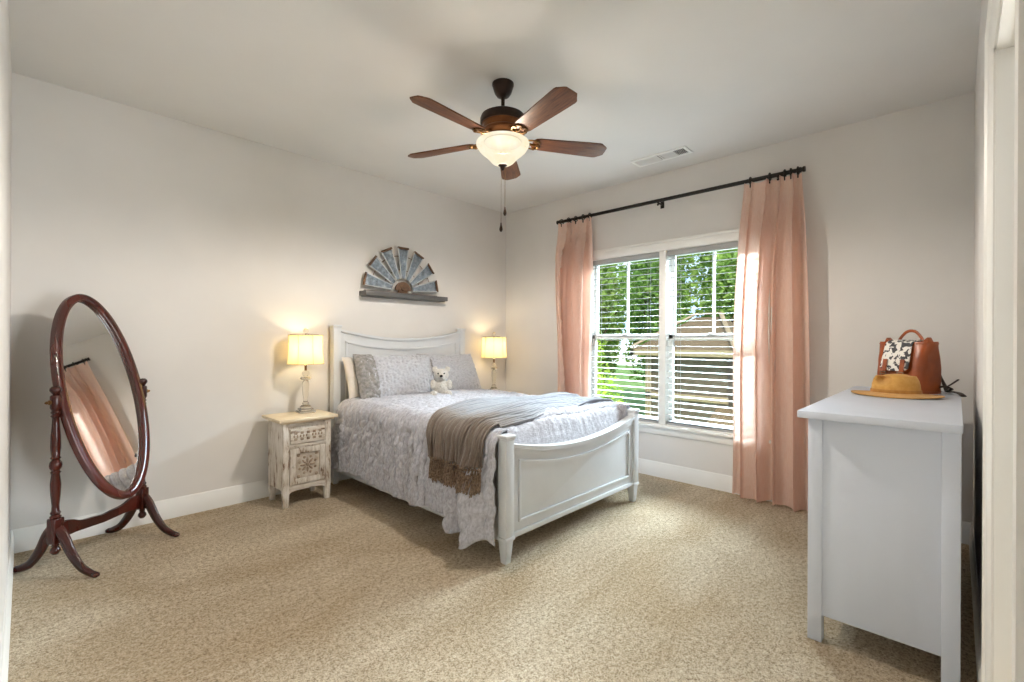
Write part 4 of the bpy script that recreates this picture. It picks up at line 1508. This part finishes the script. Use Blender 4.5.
# shoulder straps hanging behind and trailing over the dresser's back edge; side pocket seam
b = MB(); b.tube(bez([(0.05, BDP * 0.30, BHT - 0.03), (0.06, BDP * 0.62, BHT * 0.6), (0.075, BDP * 0.75, 0.08), (0.11, BDP * 0.72, 0.014), (0.175, BDP * 0.40, 0.016), (0.225, BDP * 0.25, 0.014), (0.262, BDP * 0.10, 0.004)], 6), 0.014, 8, flat=0.35); b.build('shoulder_strap', M['leather_dark'], bag)
b = MB(); b.tube(bez([(0.115, BDP * 0.30, 0.030), (0.150, BDP * 0.25, 0.040), (0.190, BDP * 0.15, 0.052), (0.245, BDP * 0.05, 0.088)], 6), 0.006, 8, flat=0.5); b.tube(bez([(0.115, BDP * 0.35, 0.034), (0.15, BDP * 0.3, 0.044), (0.17, BDP * 0.4, 0.03), (0.13, BDP * 0.5, 0.014)], 6), 0.009, 8, flat=0.5); b.build('strap_tail', M['leather_dark'], bag)

# ------------------------------------------------------------------ hat on the dresser
hat = thing('felt_hat', 'camel felt fedora lying on the white dresser in front of the backpack', 'hat', (-0.800, -3.660, DRH), rz=radians(0))
def brim(u, v):
    t = 2 * pi * u
    r0x, r0y, r1x, r1y = 0.080, 0.104, 0.158, 0.190
    rx, ry = r0x + (r1x - r0x) * v, r0y + (r1y - r0y) * v
    z = 0.010 + 0.004 * v * cos(2 * t) * -1 + 0.010 * (1 - v) ** 3
    return Vector((rx * cos(t), ry * sin(t), z))
b = MB(); b.grid(brim, 72, 10); bmesh.ops.remove_doubles(b.bm, verts=b.bm.verts[:], dist=0.0003); b.build('brim', M['felt'], hat, smooth=80, solid=0.004)
def crown(u, v):
    t = 2 * pi * u
    c_, s_ = cos(t), sin(t)
    prof = [(1.0, 0.014), (0.985, 0.03), (0.955, 0.06), (0.90, 0.085), (0.80, 0.105), (0.62, 0.116), (0.40, 0.116), (0.20, 0.108), (0.0, 0.102)]
    k = v * (len(prof) - 1)
    i = min(int(k), len(prof) - 2)
    f = k - i
    r = prof[i][0] * (1 - f) + prof[i + 1][0] * f
    z = prof[i][1] * (1 - f) + prof[i + 1][1] * f
    x, y = 0.080 * r * c_, 0.104 * r * s_
    # teardrop crease along the crown and two pinches at its front end (+y)
    z -= 0.026 * math.exp(-(x / 0.030) ** 2) * math.exp(-((y + 0.0) / 0.085) ** 4) * (1 if v > 0.5 else 0)
    pin = math.exp(-((y - 0.056) / 0.030) ** 2) * math.exp(-((z - 0.090) / 0.028) ** 2)
    x *= 1 - 0.42 * pin
    dn = math.exp(-((y - 0.050) / 0.030) ** 2 - ((z - 0.088) / 0.022) ** 2) * (1 if x < 0 else 0)
    x += 0.048 * dn
    z += 0.012 * (y / 0.104) * (v > 0.3) * min(1, (v - 0.3) * 2) * -0.4
    return Vector((x, y, z))
b = MB(); b.grid(crown, 72, 36); bmesh.ops.remove_doubles(b.bm, verts=b.bm.verts[:], dist=0.0003); b.build('crown', M['felt'], hat, smooth=80)
b = MB(); b.grid(lambda u, v: Vector(((0.0812 - 0.0018 * v) * cos(2 * pi * u), (0.1055 - 0.002 * v) * sin(2 * pi * u), 0.016 + 0.020 * v)), 72, 3); bmesh.ops.remove_doubles(b.bm, verts=b.bm.verts[:], dist=0.0003); b.build('hat_band', M['felt_band'], hat, smooth=80, solid=-0.0015)

# ------------------------------------------------------------------ outdoors
GZ = -3.1
b = MB(); b.box((0.6, -40, GZ - 0.2), (70, 60, GZ)); structure(b.build('ground_outside', M['lawn'], smooth=0), 'grassy ground below the window', 'ground')
house = thing('neighbour_house', 'neighbouring house with brown hip roof seen through the blinds', 'house', (9.0, 1.8, GZ))
def quad_prism(b, pts, thick):
    A = [Vector(p) for p in pts]
    n = (A[1] - A[0]).cross(A[2] - A[0]).normalized()
    T_ = [b.bm.verts.new(p) for p in A]
    B_ = [b.bm.verts.new(p - n * thick) for p in A]
    b.face(T_); b.face(list(reversed(B_)))
    for k in range(len(A)):
        b.face((T_[k], B_[k], B_[(k + 1) % len(A)], T_[(k + 1) % len(A)]))
# a bay with its own hip roof turned to the window, the main roof running off beside it
def hip(b, x0, x1, y0, y1, ez, ra, rb):
    quad_prism(b, [(x0, y0, ez), (x0, y1, ez), rb, ra], -0.12)
    quad_prism(b, [(x1, y1, ez), (x1, y0, ez), ra, rb], -0.12)
    quad_prism(b, [(x0, y1, ez), (x1, y1, ez), rb], -0.12)
    quad_prism(b, [(x1, y0, ez), (x0, y0, ez), ra], -0.12)


bay = (0.0, 5.0, -1.45, 1.55, 4.08)
ra, rb = (2.5, -0.2, 5.12), (2.5, 0.6, 5.12)
b = MB(); hip(b, *bay, ra, rb); rf = b.build('bay_roof', M['shingle'], house, smooth=0)
b = MB()
for p, q in (((0, bay[3], bay[4]), rb), ((0, bay[2], bay[4]), ra), (rb, ra)):
    b.tube([Vector(p) + Vector((0, 0, 0.10)), Vector(q) + Vector((0, 0, 0.12))], 0.07, 8, flat=0.5)
b.build('ridge_cap', M['fascia'], rf)
b = MB(); b.box((0.35, -1.15, 0), (4.6, 1.25, 4.05)); hw_ = b.build('bay_wall', M['siding'], house, smooth=0)
b = MB(); b.box((0.31, -1.18, 2.60), (0.36, 1.28, 2.78), 0.01); b.box((0.31, 1.10, 0.0), (0.38, 1.28, 4.05), 0.01); b.build('wall_trim', M['fascia'], hw_)
b = MB(); b.box((-0.05, bay[2] - 0.05, 3.90), (0.06, bay[3] + 0.05, 4.08)); b.box((-0.05, bay[3] - 0.06, 3.90), (5.0, bay[3] + 0.05, 4.08)); b.build('fascia_board', M['fascia'], house, smooth=0)
b = MB(); b.box((1.2, -8.4, 0), (7.6, -1.2, 3.0)); b.build('main_wall', M['siding'], house, smooth=0)
b = MB(); hip(b, 0.6, 8.2, -9.0, -1.5, 2.95, (4.4, -6.2, 4.75), (4.4, -3.6, 4.75)); b.build('main_roof', M['shingle'], house, smooth=0)
b = MB()
quad_prism(b, [(-1.5, -4.4, 1.75), (-1.5, -0.9, 1.75), (0.34, -0.9, 2.5), (0.34, -4.4, 2.5)], -0.10)
b.build('porch_roof', M['shingle'], house, smooth=0)
for y in (-4.2, -1.1):
    b = MB(); b.box((-1.35, y - 0.07, 0), (-1.21, y + 0.07, 1.70), 0.01); b.build('porch_post', M['fascia'], house)


def leaf_cloud(seed, n, rad, size, lumps=14):
    rnd = random.Random(seed)
    b = MB()
    cs = []
    for _ in range(lumps):
        while True:
            p = Vector((rnd.uniform(-1, 1), rnd.uniform(-1, 1), rnd.uniform(-1, 1)))
            if p.length < 1:
                break
        cs.append((Vector((p.x * rad[0] * 0.72, p.y * rad[1] * 0.72, p.z * rad[2] * 0.72)), rnd.uniform(0.28, 0.5)))
    for _ in range(n):
        c_, k = rnd.choice(cs)
        d = Vector((rnd.gauss(0, 1), rnd.gauss(0, 1), rnd.gauss(0, 1))).normalized()
        p = c_ + Vector((d.x * rad[0], d.y * rad[1], d.z * rad[2])) * k * rnd.uniform(0.6, 1.05)
        a = Vector((rnd.gauss(0, 1), rnd.gauss(0, 1), rnd.gauss(0, 0.6))).normalized()
        e = a.cross(Vector((rnd.gauss(0, 1), rnd.gauss(0, 1), rnd.gauss(0, 1)))).normalized()
        s = size * rnd.uniform(0.6, 1.3)
        q = [p - a * s, p - a * s * 0.2 + e * s * 0.45, p + a * s, p - a * s * 0.2 - e * s * 0.45]
        b.face([b.bm.verts.new(v) for v in q])
    return b


def tree(loc, rad, seed, mat, label, n=6000, size=0.13, hgt=None):
    cz = hgt or rad[2] * 1.25
    root = thing('tree', label, 'tree', loc, group='trees behind the neighbouring house')
    cr = leaf_cloud(seed, n, rad, size).build('crown', mat, root, smooth=0, loc=(0, 0, cz), keep_normals=True)
    b = MB()
    b.tube([(0, 0, 0), (0.05, 0.02, cz * 0.4), (0.0, 0.08, cz * 1.1)], [0.22, 0.17, 0.07], 10)
    rnd = random.Random(seed + 50)
    for k in range(6):
        a = rnd.uniform(0, 6.28)
        z = cz * rnd.uniform(0.45, 0.9)
        b.tube([(0.03, 0.03, z), (rad[0] * 0.3 * cos(a), rad[1] * 0.3 * sin(a), z + rad[2] * 0.2), (rad[0] * 0.62 * cos(a), rad[1] * 0.62 * sin(a), z + rad[2] * 0.42)], [0.08, 0.05, 0.02], 7)
    b.build('trunk', M['bark'], root)


TREES = [
    ((16.4, 2.2), (1.75, 1.75, 4.2), 'leaf_mid', 'tall leafy tree behind the hip roof, beside the full-length curtain'),
    ((16.0, 5.9), (1.75, 1.75, 4.4), 'leaf_dark', 'tall dark green tree rising just over the hip roof peak'),
    ((16.6, 9.6), (1.75, 1.75, 4.5), 'leaf_mid', 'tall leafy tree seen in the upper pane next to the narrower curtain'),
    ((16.2, 13.3), (1.75, 1.75, 4.2), 'leaf_dark', 'tall dark green tree mostly hidden by the narrower curtain'),
    ((21.2, 3.4), (1.80, 1.85, 5.2), 'leaf_dark', 'second-row dark tree in the gap above the bay roof'),
    ((20.8, 8.1), (1.75, 1.85, 5.4), 'leaf_mid', 'second-row leafy tree right behind the window mullion'),
    ((21.0, 12.8), (1.80, 1.85, 5.2), 'leaf_dark', 'second-row dark tree in the upper pane nearest the bed'),
    ((25.5, 6.4), (2.0, 2.0, 5.4), 'leaf_mid', 'farthest leafy tree above the hip roof peak'),
    ((25.2, 10.8), (2.0, 2.0, 5.6), 'leaf_dark', 'farthest dark tree behind the window mullion'),
    ((25.8, 15.2), (2.0, 2.0, 5.2), 'leaf_mid', 'farthest leafy tree near the narrower curtain edge'),
]
for i, ((x, y), r, m_, lb) in enumerate(TREES):
    tree((x, y, GZ), r, 100 + i, M[m_], lb, n=5600 if i < 4 else 4600, size=0.16 if i < 4 else 0.22)
BUSH = [
    ((7.5, 3.9), (1.05, 1.05, 2.05), 'leaf_bright', 'tall bright yellow-green bush in the window half nearest the bed'),
    ((10.6, 6.4), (1.5, 1.5, 2.5), 'leaf_bright', 'wide yellow-green bush beyond the corner of the house'),
    ((5.6, 1.5), (0.7, 0.7, 0.95), 'leaf_mid', 'low green shrub in front of the brown house wall'),
    ((10.6, 10.2), (1.6, 1.6, 2.4), 'leaf_mid', 'rounded green bush beside the narrower curtain'),
]
for i, ((x, y), r, m_, lb) in enumerate(BUSH):
    root = thing('bush', lb, 'bush', (x, y, GZ), group='bushes below the window')
    leaf_cloud(300 + i, 4200, r, 0.085, 18).build('foliage', M[m_], root, smooth=0, loc=(0, 0, r[2] * 1.0 + 0.1), keep_normals=True)
    b = MB()
    for k in range(5):
        a = k * 1.26
        b.tube([(0.05 * cos(a), 0.05 * sin(a), 0), (0.3 * cos(a), 0.3 * sin(a), r[2] * 0.6), (0.5 * cos(a), 0.5 * sin(a), r[2] * 1.1)], [0.04, 0.03, 0.012], 6)
    b.build('stems', M['bark'], root)
